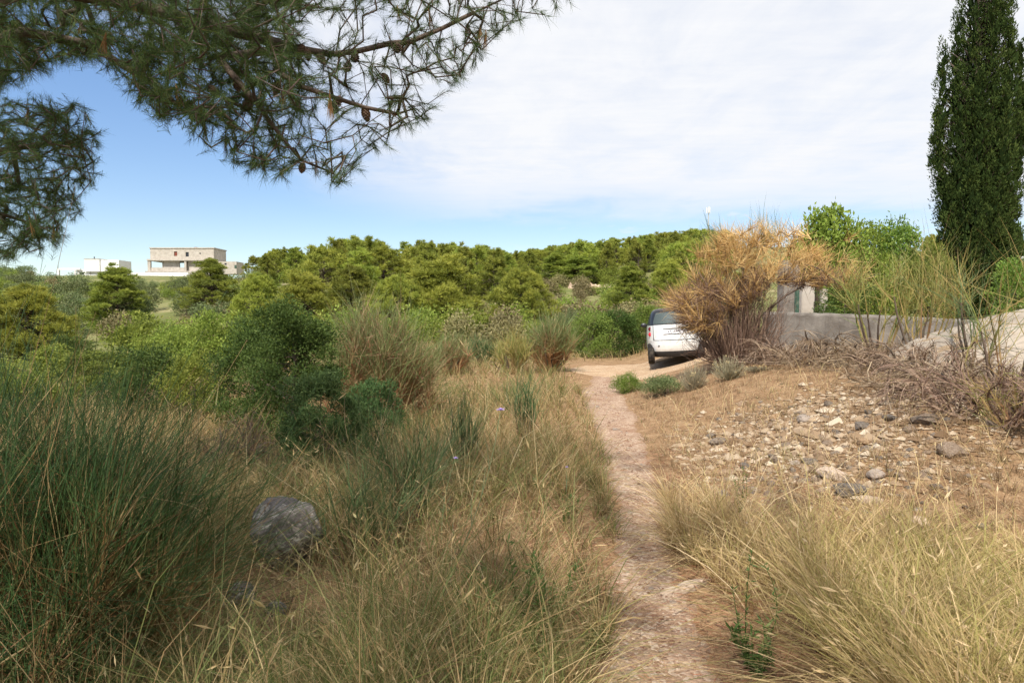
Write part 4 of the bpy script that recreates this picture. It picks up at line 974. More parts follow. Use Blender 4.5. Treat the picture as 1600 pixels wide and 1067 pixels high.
# ------------------------------------------------------------------ overhanging pine
def hanging_pine():
    r = R_(81); root = np.array([-4.9, 1.2, float(H(-4.9, 1.2))])
    bx = [0, 60, 100, 140, 180, 210, 240, 280, 320, 360, 400, 440, 480, 520, 548, 575, 620, 650, 680, 700, 740, 765, 800, 840, 870, 900]
    by = [150, 128, 108, 105, 128, 165, 200, 218, 240, 268, 285, 296, 288, 305, 312, 250, 240, 215, 195, 160, 120, 75, 55, 35, 45, 8]
    tips = []
    def dens(px, py):
        d = 1.0
        if px < 480 and py < 190: d = 1.8
        if px > 470: d = .80 if py < 130 else .62
        if 470 < px < 620 and 20 < py < 80: d = .28
        if px > 780: d = .55
        low = np.interp(px, bx, by); d *= np.clip((low - py)/50 + .45, .4, 1)
        if 290 < px < 420 and 60 < py < 200: d *= 1.3
        return d
    while len(tips) < 3000:
        px = r.uniform(-60, 905); py = r.uniform(-70, 312)
        if py > np.interp(px, bx, by) - 14 or r.uniform()*1.8 > dens(px, py): continue
        Y = 4.7 + r.normal()*.55 + .25*math.sin(px*.02)
        tips.append((*at(px, py, Y), 0))
    poly = np.array([(-60, 165), (30, 158), (75, 150), (130, 165), (178, 205), (168, 240), (160, 272), (142, 320), (118, 355), (105, 378), (45, 402), (-60, 400)])
    def inside(x, y):
        c = False; n = len(poly); j = n-1
        for i in range(n):
            if (poly[i, 1] > y) != (poly[j, 1] > y) and x < (poly[j, 0]-poly[i, 0])*(y-poly[i, 1])/(poly[j, 1]-poly[i, 1]) + poly[i, 0]: c = not c
            j = i
        return c
    m = 0
    while m < 950:
        px = r.uniform(-60, 182); py = r.uniform(150, 405)
        if not inside(px + r.normal()*8 + 6, py): continue
        tips.append((*at(px - 8, py, 5.6 + r.normal()*.45), 1)); m += 1
    tips = np.array(tips); kind = tips[:, 3].astype(int); tips = tips[:, :3]
    # unseen rest of the crown above and behind the camera, shaped to shade the foreground
    up = []
    while len(up) < 340:
        d = rand_dirs(r, 1)[0]*np.array([4.4, 4.6, 1.7])*r.uniform(.35, 1)**.5; p = np.array([-3.4, .2, 6.3]) + d
        if p[1] > .3:
            px = 800 + p[0]/p[1]*F; py = HORIZON - (p[2]-EYE)/p[1]*F
            if px > -90 and py > -90: continue
        up.append(p)
    while len(up) < 720:  # second unseen clump added to deepen the shade at lower left
        p = np.array([-4.1, -1.3, 6.1]) + rand_dirs(r, 1)[0]*np.array([2.7, 2.7, 1.5])*r.uniform(.2, 1)**.4
        if p[1] > .3 and 800 + p[0]/p[1]*F > -90: continue
        up.append(p)
    up = np.array(up)
    seeds = [(tuple(root + [0, 0, -.2]), -1)]
    def chain(p0, pts):
        par = p0
        for p in pts: seeds.append((tuple(p), par)); par = len(seeds)-1
        return par
    t1 = chain(0, [root + [.05, 0, .8], root + [.12, .05, 1.8], root + [.2, .1, 2.8]]); t2 = chain(t1, [root + [.35, .15, 3.6]]); t3 = chain(t2, [root + [.6, .1, 4.4], root + [.9, 0, 5.3], root + [1.3, -.2, 6.2]])
    def via(*q): return [at(*p) for p in q]
    L1 = chain(t2, via((-140, 40, 3.6), (60, -20, 4.1), (200, 5, 4.4), (310, 35, 4.6), (400, 58, 4.75), (455, 75, 4.8), (520, 85, 4.9), (560, 80, 4.95), (610, 68, 5.0), (640, 66, 5.0)))
    chain(len(seeds)-1, via((690, 45, 5.05), (740, 20, 5.1), (800, -8, 5.1)))
    chain(len(seeds)-8, via((430, 110, 4.6), (470, 135, 4.55), (520, 152, 4.6), (570, 168, 4.7), (620, 178, 4.75)))
    chain(len(seeds)-13, via((340, 90, 4.5), (400, 160, 4.4), (440, 215, 4.4), (470, 250, 4.4), (520, 270, 4.45)))
    chain(t2, via((-160, 90, 3.8), (40, 50, 4.3), (140, 70, 4.5), (220, 120, 4.6), (280, 165, 4.6)))
    main = seeds; seeds = [(tuple(root + [.12, .05, 1.8]), -1), (tuple(at(-220, 300, 4.6)), 0)]
    chain(1, via((-60, 250, 5.3), (20, 232, 5.5), (80, 225, 5.6), (120, 222, 5.6)))
    chain(3, via((30, 290, 5.6), (80, 300, 5.7))); chain(2, via((-10, 330, 5.5), (50, 350, 5.6)))
    N2, P2, e2 = grow(tips[kind == 1], seeds, r, .13, .12); seeds = main
    chain(t3, [(-3.2, .3, 7.0), (-2.4, .4, 7.2), (-1.6, .4, 7.0)]); chain(t3, [(-4, -1.5, 6.6), (-4, -2.6, 6.4)]); chain(t3, [(-5.2, 1.2, 6.6), (-6.2, 1.6, 6.3)])
    n0 = int((kind == 0).sum()); allt = np.concatenate([tips[kind == 0], up]); N, Pn, ends = grow(allt, seeds, r, .13, .12)
    ends = np.concatenate([ends[:n0], e2 + len(N), ends[n0:]]); Pn = np.concatenate([Pn, np.where(P2 >= 0, P2 + len(N), -1)]); N = np.concatenate([N, N2])
    gw = Geo(); skeleton_geo(gw, N, Pn, .0028, 2.35, 3, .19)
    g = Geo(); gd = Geo()
    D = nrm(N[ends] - N[Pn[ends]]); n1 = len(tips)
    def needles(G, T, Dv, per, length, w, spread, back, rr=None):
        n = len(T)*per; k = np.repeat(np.arange(len(T)), per); s = r.uniform(0, 1, n)
        b = T[k] - Dv[k]*(s*back)[:, None]; S0 = perp(r, Dv[k]); d = nrm(Dv[k]*(1.0 - .15*s)[:, None] + S0*(spread*r.uniform(.5, 1.25, n))[:, None])
        l = length*r.uniform(.65, 1.15, n); mid = b + d*(l*.5)[:, None]; tip = b + d*l[:, None] + np.array([0, 0, -.12])*l[:, None]
        G.ribbons(np.stack([b, tip], 1), np.array([[w*1.5, 0]]), perp(r, d), (r.uniform(0, .97, n) if rr is None else rr[k]))
    Dd = nrm(D[:n1] + np.array([0, 0, -.12])[None] + r.normal(size=(n1, 3))*.15)
    needles(g, N[ends[:n1]] + Dd*.03, Dd, 46, .078, .0015, .62, .12)
    # shoots along the twigs of the dense upper crown
    inner = Pn[ends[:n1]]; sel = np.where((kind == 1) | (tips[:, 0] < -1.2))[0]
    needles(g, N[inner[sel]], Dd[sel], 24, .08, .0016, .75, .12)
    Du = nrm(D[n1:] + r.normal(size=(len(up), 3))*.2); needles(g, N[ends[n1:]], Du, 46, .26, .012, .8, .35)  # oversized needles on the unseen crown, broadened to cast shade
    # hanging brown needle bunches
    bsel = r.choice(n1, 42, replace=False); needles(gd, N[ends[bsel]], np.repeat([[0, 0, -1.]], 42, 0) + r.normal(size=(42, 3))*.12, 40, .12, .0024, .16, .03)
    o = empty('pine_tree', tuple(root)); off = -root
    for nm, gg, mt, smo in (('trunk', gw, M['bark'], True), ('crown', g, M['pine_near'], False), ('dead_needles', gd, M['needle_dead'], False)):
        gg.V = [v + off for v in gg.V]; link(nm, gg.mesh('pine_' + nm, mt, smo), o)
    # cones
    bm = bmesh.new()
    for i in range(70):
        f = (i + .5)/70; a = i*2.39996; rad = .026*math.sin(math.pi*min(1, f*.93 + .06))**.7*(1 - .25*f); z = -.085*f
        c = Vector((math.cos(a)*rad, math.sin(a)*rad, z)); out = Vector((math.cos(a), math.sin(a), .0)); tg = Vector((-math.sin(a), math.cos(a), 0)); s = .0105*(1.1 - .5*f)
        q = [bm.verts.new(c + tg*s - out*.004), bm.verts.new(c + Vector((0, 0, -s)) + out*.004), bm.verts.new(c - tg*s - out*.004), bm.verts.new(c + Vector((0, 0, s*.8)))]; p = bm.verts.new(c + out*.007)
        for u, v in ((0, 1), (1, 2), (2, 3), (3, 0)): bm.faces.new((q[u], q[v], p))
    bmesh.ops.create_cone(bm, segments=8, radius1=.009, radius2=.021, depth=.07, cap_ends=True, matrix=Matrix.Translation((0, 0, -.04)))
    cm = bpy.data.meshes.new('pine_cone'); bm.to_mesh(cm); bm.free(); cm.materials.append(M['cone'])
    for i, (px, py) in enumerate([(482, 86), (490, 92), (537, 106), (556, 82), (514, 160), (525, 165), (568, 168), (533, 150), (480, 260), (388, 150), (398, 158), (372, 128), (330, 132), (616, 76), (438, 128), (300, 150), (605, 110), (470, 75)]):
        p = at(px, py, 4.72); j = int(np.argmin(np.linalg.norm(N - p, axis=1))); q = N[j]
        c = link('pine_cone', cm, o, tuple(np.array(p)*.5 + q*.5 - root)); c.rotation_euler = (r.uniform(-.9, .9), r.uniform(-.9, .9), r.uniform(0, 6)); s = r.uniform(.85, 1.15); c.scale = (s, s, s)
    tag(o, 'overhanging pine whose dark needled branches fill the upper left of the view', 'tree')
M['cone'] = flat('pine_cone_scales', (.13, .085, .06), .8, .15, grime=(60, (.24, .17, .13)))
hanging_pine()

# ------------------------------------------------------------------ rocks
def rock_mesh(name, seed, sub, mat, sq=(1, 1, .7), rough=.22, cuts=7):
    r = R_(seed); bm = bmesh.new(); bmesh.ops.create_icosphere(bm, subdivisions=sub, radius=1)
    pl = [(nrm(r.normal(size=3)), r.uniform(.55, .85)) for _ in range(cuts)]
    V = np.array([v.co for v in bm.verts])
    for n, d in pl:
        k = V @ n; V = V - np.where(k > d, k - d, 0)[:, None]*n*.92
    if sub >= 3:
        nz = 0
        for f, a in ((2.3, .5), (5.1, .3), (11, .16), (23, .10)):
            q = r.uniform(0, 6.28, 9); w = r.normal(size=(3, 3))
            nz = nz + a*sum(np.sin(V @ w[i]*f + q[i])*np.cos(V @ w[(i+1) % 3]*f*1.3 + q[i+3]) for i in range(3))/2
        V = V*(1 + rough*nz)[:, None]
    else: V = V*(1 + r.normal(size=len(V))*rough*.35)[:, None]
    V = V*np.array(sq)
    for v, c in zip(bm.verts, V): v.co = Vector(c)
    me = bpy.data.meshes.new(name); bm.to_mesh(me); bm.free(); me.materials.append(mat)
    if sub >= 4: me.polygons.foreach_set('use_smooth', [True]*len(me.polygons))
    return me
# lichened boulder: blunt head on a narrower foot
bp = on_ground(443, 890); bw = 108/F*bp[1]; bh = 112/F*bp[1]
me = rock_mesh('boulder', 8, 5, M['boulder'], (bw*.54, bw*.48, bh*.80), .11, 14)
for v in me.vertices:
    z = v.co.z/(bh*.56); k = 1.0 - .28*max(0.0, -z - .05); v.co.x = v.co.x*k + .02*max(0, -z); v.co.y *= k
tag(link('boulder', me, None, (bp[0], bp[1] + .05, bp[2] + bh*.40)), 'grey lichen-speckled boulder in the grass beside the foreground broom', 'rock')
me = rock_mesh('rock', 6, 4, M['boulder'], (.10, .09, .12), .15); p = on_ground(368, 950)
tag(link('rock', me, None, tuple(p + [0, .05, .03])), 'small half-hidden grey rock in the litter below the boulder', 'rock')
me = rock_mesh('rock', 7, 4, M['boulder'], (.07, .06, .05), .15); p = on_ground(428, 962)
tag(link('rock', me, None, tuple(p + [0, .02, .02])), 'little flat grey rock right below the boulder among needles', 'rock')
me = rock_mesh('outcrop', 9, 5, M['outcrop'], (3.1, 1.5, 1.35), .10, 6)
oc = link('outcrop', me, None, (8.35, 10.2, .40)); oc.rotation_euler = (0, -.10, -.06)
tag(oc, 'smooth pale limestone outcrop sloping up at the right edge before the wall', 'rock')
p = on_ground(1075, 922); me = rock_mesh('rock_ledge', 12, 4, M['stone_path'], (.19, .045, .045), .25, 5)
o = link('rock_ledge', me, None, (p[0], p[1], p[2] + .005)); o.rotation_euler = (0, -.12, .30); tag(o, 'long low rock ridge crossing the right side of the path', 'rock')

stones = [rock_mesh('stone', 200+i, 2 if i < 4 else 1, M['stone_grey'] if i % 2 else M['stone_tan'], (1, r_, z_), .2, 6) for i, (r_, z_) in enumerate([(.8, .6), (.7, .5), (.9, .7), (.6, .45), (.85, .6), (.7, .65), (.95, .5), (.6, .6)])]
pale = [rock_mesh('stone', 230+i, 2, M['stone_pale'], (1, .8, .6), .2, 6) for i in range(3)]
pathst = [rock_mesh('stone', 240+i, 1, M['stone_path'], (1, .8, .5), .2, 5) for i in range(4)]
rb = on_ground(1310, 720); heap = empty('rubble_heap', tuple(rb)); r = R_(91); cnt = 0; used = []
while cnt < 290:
    u = r.uniform()
    if u < .62: px, py = r.normal(1300, 75), r.normal(700, 36)
    elif u < .85: px, py = r.uniform(1110, 1560), r.uniform(640, 830)
    else: px, py = r.normal(1250, 60), r.normal(655, 18)
    if py < 622 or py > 850 or px > 1580 or px < 1095: continue
    if py > 735 + (px - 1150)*.22 + 45: continue
    q = on_ground(px, py); s = float(np.clip(r.lognormal(-2.92, .45), .026, .14))*(.75 if u > .62 else 1)
    if any((q[0]-a)**2 + (q[1]-b)**2 < (.75*(s+c))**2 for a, b, c in used): continue
    used.append((q[0], q[1], s)); cnt += 1
    me = pale[cnt % 3] if r.uniform() < .06 else stones[int(r.integers(8))]
    o = link('stone', me, heap, (q[0]-rb[0], q[1]-rb[1], q[2]-rb[2] + s*r.uniform(-.15, .25))); o.rotation_euler = (r.uniform(-.4, .4), r.uniform(-.4, .4), r.uniform(0, 6.28)); o.scale = (s, s, s)
tag(heap, 'spread of grey and tan rubble stones on the bank right of the path', 'rubble')
for px, py, s, m, lab in [(1255, 659, .115, pale[0], 'bright pinkish white stone at the top of the rubble'), (1328, 775, .15, stones[1], 'large flat grey slab at the lower edge of the rubble'), (1300, 748, .13, pale[1], 'long pale flat stone above the large grey slab'), (1122, 694, .13, stones[3], 'dark-bottomed grey rock at the left end of the rubble near the path'), (1368, 748, .10, pale[2], 'pale angular stone right of the dark rubble gap'), (1488, 712, .13, stones[2], 'brownish rock under the dry clump at the right of the rubble'), (1440, 824, .10, pale[0], 'whitish stone lying in the straw below the rubble')]:
    q = on_ground(px, py); o = link('stone', m, None, (q[0], q[1], q[2] + s*.3)); o.scale = (s, s*.9, s*.8); o.rotation_euler = (0, .1, px); tag(o, lab, 'stone')
r = R_(92); k = 0
while k < 170:
    y = 2.3 + 13*r.uniform()**1.7; u = r.normal()*.75
    if abs(u) > 1.9: continue
    x = float(path_x(y) + u*path_w(y)); s = float(np.clip(r.lognormal(-4.3, .45), .007, .05))*(1 + .04*y)
    o = link('stone', pathst[int(r.integers(4))], path, (x, y, float(H(x, y)) + .012 - .02*min(1, abs(u))**4 + s*.12)); o.scale = (s, s, s); o.rotation_euler = (r.uniform(-.3, .3), r.uniform(-.3, .3), r.uniform(0, 6)); k += 1

def grit(name, n, seed, fx, size, mats, label, cat):
    r = R_(seed); P = fx(r, n); n = len(P); g = Geo(); s = size*np.exp(r.normal(size=n)*.45)*(1 + .05*P[:, 1])
    base = np.array([[1, 0, 0], [-.2, .9, 0], [-.9, -.1, 0], [.1, -1, 0], [.1, .1, .5], [0, 0, -.5]]); a = r.uniform(0, 6.28, n)
    V = base[None]*r.uniform(.6, 1.25, (n, 6, 1)); c, sn = np.cos(a)[:, None], np.sin(a)[:, None]
    V = np.stack([V[..., 0]*c - V[..., 1]*sn, V[..., 0]*sn + V[..., 1]*c, V[..., 2]], -1)*s[:, None, None] + P[:, None]
    Fc = np.array([[0, 1, 4], [1, 2, 4], [2, 3, 4], [3, 0, 4], [1, 0, 5], [2, 1, 5], [3, 2, 5], [0, 3, 5]]); F3 = ((np.arange(n)*6)[:, None, None] + Fc[None]).reshape(-1, 3)
    g.add(V, F3, None, np.repeat(r.uniform(0, 1, n), 6), .5); return tag(link(name, g.mesh(name, mats)), label, cat, None, 'stuff')
M['grit'] = foliage('gravel', [(0, (.15, .088, .052)), (.5, (.28, .185, .12)), (.85, (.38, .28, .20)), (1, (.52, .42, .32))], trans=0, var=0, rough=.9, spec=.1)
def fx_path(r, n):
    y = 1.6 + 15*r.uniform(size=n)**1.8; u = r.normal(size=n)*.85; x = path_x(y) + u*path_w(y); return np.stack([x, y, H(x, y) + .012 - .02*np.minimum(1, np.abs(u))**4], -1)
grit('gravel', 6000, 93, fx_path, .0068, M['grit'], 'fine gravel scattered over the footpath', 'gravel')
def fx_rub(r, n):
    x = r.normal(3.3, .75, n); y = r.normal(7.2, .9, n); q = (x > path_x(y) + .5) & (y > 5.2); return np.stack([x, y, H(x, y) + .004], -1)[q]
grit('rubble_chips', 5200, 94, fx_rub, .022, M['grit'], 'small stone chips between the rubble stones', 'gravel')

# ------------------------------------------------------------------ grasses
def strands(g, r, P, h, lean, curl, w, s, rnd, leanv=None, head=0.0):
    n = len(P); a = r.uniform(0, 6.283, n); d = np.stack([np.cos(a), np.sin(a), 0*a], -1)
    if leanv is not None: d = nrm(d*.8 + leanv)
    l = lean*np.abs(r.normal(size=n))*np.where(r.uniform(size=n) < .2, 2.8, 1.0); t = np.linspace(0, 1, s)
    X = P[:, None] + d[:, None]*(h[:, None]*(l[:, None]*t + curl*r.uniform(.2, 1.4, n)[:, None]*t**2.2))[..., None]
    X[..., 2] += h[:, None]*t*(1 - .42*np.minimum(l[:, None], 1.4)*t) - h[:, None]*(curl*.30)*t**3
    X += (r.normal(size=(n, 1, 3))*.07*h[:, None, None])*(np.sin(t*3.0)*t)[None, :, None]
    b = r.uniform(0, 6.283, n); side = np.stack([np.cos(b), np.sin(b), .1*np.sin(b*3)], -1)
    g.ribbons(X, w[:, None]*np.linspace(1, .5, s)[None], side, rnd)
    if head > 0:
        k = np.where(r.uniform(size=n) < head)[0]; e = X[k, -1]; dv = nrm(X[k, -1] - X[k, -2]); hl = r.uniform(.012, .032, len(k))*(h[k]/.4); sd = perp(r, dv); hw = w[k]*r.uniform(1.2, 2.2, len(k))
        for q in range(2):
            g.leaves(e - dv*hl[:, None]*.5, dv, sd if q == 0 else np.cross(dv, sd), hl*1.6, hw, .0, np.clip(.8 + r.normal(size=len(k))*.12, 0, 1), .9)
def scatter(r, n, xr, yr, power):
    """more points near, fewer far"""
    u = r.uniform(size=n); y0, y1 = yr; e = 1 - power if power != 1 else 1e-4
    y = (y0**e + u*(y1**e - y0**e))**(1/e); half = .82*y + .8
    x = r.uniform(-1, 1, n)*half; k = (x > xr[0]) & (x < xr[1]); return x[k], y[k]
def clump(r, x, y, size):
    """pull points towards tussock centres"""
    cx = np.floor(x/size)*size; cy = np.floor(y/size)*size; hs = np.sin(cx*91.7 + cy*37.3)*4375.5; hs = hs - np.floor(hs); h2 = np.sin(cx*17.1 + cy*71.9)*9173.1; h2 = h2 - np.floor(h2)
    tx = cx + size*(.2 + .6*hs); ty = cy + size*(.2 + .6*h2); f = r.uniform(.25, .8, len(x))
    return x + (tx-x)*f, y + (ty-y)*f, np.stack([x-tx, y-ty, 0*x], -1)/size, hs
# left meadow
r = R_(301); g = Geo(); x, y = scatter(r, 300000, (-16, 2.2), (1.7, 24), 1.15); x, y, off, hs = clump(r, x, y, .30)
d = path_x(y) - path_w(y)*1.05 - x
edge = d + .10*wavy(x, y, 4, 31)
bare = (wavy(x, y, .9, 32) + .6*wavy(x, y, 2.1, 36)) 
keep = (edge > 0) & ~((y > 14.6) & (x > 1.3)) & (r.uniform(size=len(x)) < np.clip(.62 + .75*bare, .14, 1))
litter_spot = np.hypot((x + 1.5)/.75, (y - 3.75)/.65) < 1; keep &= ~(litter_spot & (r.uniform(size=len(x)) < .82))  # grass thinned here so the brown litter shows
keep &= ~((np.hypot(x-bp[0], y-bp[1]+.35) < .42) & (r.uniform(size=len(x)) < .9))
x, y, off, hs, d = x[keep], y[keep], off[keep], hs[keep], d[keep]; n = len(x)
wedge = np.exp(-((x/y - bp[0]/bp[1])/.085)**4)*(y < bp[1])*(y > 2.6)
hgt = (.17 + .20*sm(0, .8, d) + .12*hs)*np.exp(r.normal(size=n)*.38)*(1 - .25*sm(10, 20, y))*(1 - .62*wedge); w = .0023*(1 + .16*y)*r.uniform(.5, 1.9, n)
rnd = np.clip(.29 + .30*wavy(x, y, .8, 33) + .34*(hs - .35) + r.normal(size=n)*.26 - .02*sm(6, 14, y), 0, 1)
P = np.stack([x, y, H(x, y) - .01], -1); near = y < 6.5
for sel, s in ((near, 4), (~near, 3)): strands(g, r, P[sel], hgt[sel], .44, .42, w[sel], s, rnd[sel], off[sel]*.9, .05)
print('meadow blades', n)
tag(link('meadow_grass', g.mesh('meadow_grass', M['grass_left'])), 'mixed green and straw-coloured grass covering the ground left of the path', 'grass', None, 'stuff')
# tall bent straws over the meadow
r = R_(302); g = Geo(); x, y = scatter(r, 9000, (-8, 1.2), (1.9, 13), 1.1); d = path_x(y) - path_w(y) - x; k = (d > .12) & ((x > -1.25) | (y > 4.2)); x, y = x[k], y[k]; n = len(x)
strands(g, r, np.stack([x, y, H(x, y)], -1), r.uniform(.32, .68, n), .45, .7, .0022*(1 + .16*y), 6, r.uniform(.35, 1, n), None, .35)
tag(link('tall_straws', g.mesh('tall_straws', M['grass_left'])), 'long bent dry straws and seed heads above the meadow', 'grass', None, 'stuff')
# straw-coloured grass right of the path
r = R_(303); g = Geo(); x, y = scatter(r, 330000, (0.3, 8), (1.6, 6.6), 1.0); x, y, off, hs = clump(r, x, y, .34)
d = x - path_x(y) - path_w(y); lim = .06 + .46*np.clip((4.5 - y)/1.7, -.1, 1.15) + .07*wavy(x, y, 3.5, 41); bare = wavy(x, y, 1.3, 43)
back = 5.1 - .50*np.clip(x-.9, 0, 3.2) + 1.3*(1 - sm(1.15, 1.7, x)) + .30*wavy(x, y, 1.9, 42)
keep = (d > lim) & (y < back) & (r.uniform(size=len(x)) < np.clip(.70 + .7*bare, .22, 1)*(1 - .45*sm(1.9, 3.2, x))); x, y, off, hs, d = x[keep], y[keep], off[keep], hs[keep], d[keep]; n = len(x)
hgt = (.30 + .14*sm(.1, .6, d) + .10*hs)*np.exp(r.normal(size=n)*.26)*(1 - .35*sm(1.8, 3.2, x)); w = .0025*(1 + .16*y)*r.uniform(.5, 1.8, n)
rnd = np.clip(.46 + .25*wavy(x, y, .9, 44) + .25*(hs-.5) + r.normal(size=n)*.22, 0, 1)
lv = off*.8 + np.array([-.6, -.35, 0])*(1 - sm(.1, .8, d))[:, None]
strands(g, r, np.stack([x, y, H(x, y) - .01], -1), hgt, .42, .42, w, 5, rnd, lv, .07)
print('straw blades', n)
tag(link('straw_grass', g.mesh('straw_grass', M['grass_straw'])), 'dense pale straw-coloured grass in the lower right foreground', 'grass', None, 'stuff')
# short dry grass over the bank and around the rubble
r = R_(304); g = Geo(); x, y = scatter(r, 120000, (0.3, 11), (4.2, 17.5), 1.1); x, y, off, hs = clump(r, x, y, .26)
d = x - path_x(y) - path_w(y); rub = np.exp(-(((x-3.6)/1.35)**2 + ((y-7.6)/1.5)**2)); keep = (d > .02 + .10*wavy(x, y, 3, 45)) & (r.uniform(size=len(x)) < (1 - .50*rub)*np.clip(.65 + .7*wavy(x, y, 1.0, 46), .15, 1)) & ~((y > 14.8) & (x < 6))
x, y, off, hs = x[keep], y[keep], off[keep], hs[keep]; n = len(x)
hgt = (.07 + .09*hs)*np.exp(r.normal(size=n)*.35); w = .0022*(1 + .17*y)*r.uniform(.7, 1.4, n)
strands(g, r, np.stack([x, y, H(x, y) - .01], -1), hgt, .5, .35, w, 3, np.clip(.45 + .3*wavy(x, y, .8, 47) + r.normal(size=n)*.25, 0, 1), off*1.4, .05)
tag(link('bank_grass', g.mesh('bank_grass', M['grass_brown'])), 'short brownish dry grass on the stony bank', 'grass', None, 'stuff')
r = R_(305); g = Geo(); x, y = scatter(r, 3200, (.8, 8), (4.6, 11), 1.0); d = x - path_x(y) - path_w(y); k = d > .25; x, y = x[k], y[k]; n = len(x)
strands(g, r, np.stack([x, y, H(x, y)], -1), r.uniform(.18, .45, n), .35, .4, .0021*(1 + .17*y), 5, r.uniform(.3, .95, n), None, .5)
tag(link('bank_straws', g.mesh('bank_straws', M['grass_straw'])), 'scattered tall straws with seed heads on the rubble bank', 'grass', None, 'stuff')
# far verge grass
r = R_(306); g = Geo(); x = r.uniform(-26, 12, 26000); y = r.uniform(16, 46, 26000); k = ~((x > 1.6) & (y > 15.5) & (y < 22.3 + .2*x)) & (np.abs(x/y) < .85); x, y = x[k], y[k]; n = len(x)
strands(g, r, np.stack([x, y, H(x, y) - .02], -1), r.uniform(.2, .55, n), .4, .3, .022*r.uniform(.7, 1.4, n)*(y/25), 3, np.clip(.30 + .35*wavy(x, y, .5, 48) + r.normal(size=n)*.2, 0, 1))
tag(link('verge_grass', g.mesh('verge_grass', M['grass_left'])), 'dry grass on the open ground beyond the dirt track', 'grass', None, 'stuff')
# needle litter
r = R_(307); g = Geo(); x, y = scatter(r, 62000, (-3.5, 2.6), (1.6, 8), 1.2); dd = np.abs(x - path_x(y))/path_w(y); k = (r.uniform(size=len(x)) < np.where(dd < .75, .16, np.where(dd < 2.6, 1.0, .45))); x, y = x[k], y[k]; n = len(x)
a = r.uniform(0, 6.28, n); dv = np.stack([np.cos(a), np.sin(a), r.normal(size=n)*.22], -1); L = r.uniform(.03, .085, n); P = np.stack([x, y, H(x, y) + .014 + r.uniform(0, .018, n)], -1)
g.ribbons(np.stack([P - dv*L[:, None]*.5, P + np.array([0, 0, .005]), P + dv*L[:, None]*.5], 1), np.array([[.0022, .0022, 0]])*(1 + .12*y[:, None]), perp(r, dv), r.uniform(0, 1, n))
tag(link('needle_litter', g.mesh('needle_litter', M['litter'])), 'reddish fallen pine needles along both edges of the path', 'litter', None, 'stuff')

# ------------------------------------------------------------------ small plants and flowers
def flower_plant(base, head, label, mat, lean=.0, size=.016, w=.0022, side=3, mats='stalk_pale'):
    r = R_(int(base[0]*1000 + base[1]*777) % 99991); b = np.array(base); h = np.array(head); o = empty('wild_flower', tuple(b)); h = h - b
    g = Geo(); main = curve(np.zeros((1, 3)), h[None], r, 7, .03); g.tubes(main, w*np.linspace(1.3, .6, 7)[None], 5)
    if side:
        f = r.uniform(.25, .8, side); p0 = np.array([main[0, int(q*6)] for q in f]); e = p0 + nrm(h[None] + r.normal(size=(side, 3))*np.linalg.norm(h)*.35)*np.linalg.norm(h)*r.uniform(.15, .35, side)[:, None]; g.tubes(curve(p0, e, r, 4, .05), w*np.linspace(.8, .4, 4)[None], 4)
    link('stem', g.mesh('stem', M[mats], True), o); g = Geo(); k = 14; a = np.arange(k)*2*np.pi/k; d = np.stack([np.cos(a), np.sin(a), .25 + .2*np.sin(a*5)], -1); d = nrm(d)
    g.leaves(np.repeat(h[None], k, 0), d, np.stack([-np.sin(a), np.cos(a), 0*a], -1), size*r.uniform(.8, 1.15, k), size*.42, .06); g.leaves(np.repeat(h[None] + [[0, 0, .002]], k, 0), nrm(d + [0, 0, .8]), np.stack([-np.sin(a), np.cos(a), 0*a], -1), size*.6, size*.3, .05)
    link('flower_head', g.mesh('flower_head', M[mat]), o); tag(o, label, 'flower')
def fl(bpx, bpy_, hpx, hpy, label, mat, **kw):
    b = on_ground(bpx, bpy_); flower_plant(b, at(hpx, hpy, b[1] - kw.pop('fwd', 0)), label, mat, **kw)
fl(700, 905, 782, 641, 'tall mauve wild flower leaning right above the grass', 'flower_mauve', size=.030)
fl(690, 850, 712, 716, 'small mauve flower head left of the tall one', 'flower_mauve', size=.021)
fl(884, 800, 886, 730, 'tiny mauve flower beside the left edge of the path', 'flower_mauve', size=.017)
fl(1168, 850, 1166, 818, 'small whitish flower in the straw grass right of the path', 'flower_pale', size=.022)
def dried_umbel(px, py, base, label):
    b = on_ground(*base); h = at(px, py, b[1] - .1) - b; r = R_(int(px)); o = empty('dried_flower', tuple(b)); g = Geo(); g.tubes(curve(np.zeros((1, 3)), h[None], r, 6, .06), .0022*np.linspace(1.3, .8, 6)[None], 5); link('stem', g.mesh('stem', M['brush'], True), o)
    g = Geo(); n = 26; a = r.uniform(0, 6.28, n); q = np.sqrt(r.uniform(0, 1, n))*.026; c = h + np.stack([np.cos(a)*q, np.sin(a)*q, .012 - q*.35 + r.normal(size=n)*.003], -1)
    for s_ in range(3): 
        d = rand_dirs(r, n, .8); g.leaves(c - d*.006, d, perp(r, d), .014, .012, .2)
    link('flower_head', g.mesh('flower_head', M['flower_tan']), o); tag(o, label, 'flower')
dried_umbel(460, 926, (400, 1040), 'upper dried tan flower head below the boulder')
dried_umbel(438, 966, (385, 1050), 'left lower dried tan flower head below the boulder')
dried_umbel(457, 962, (392, 1060), 'right lower dried tan flower head below the boulder')
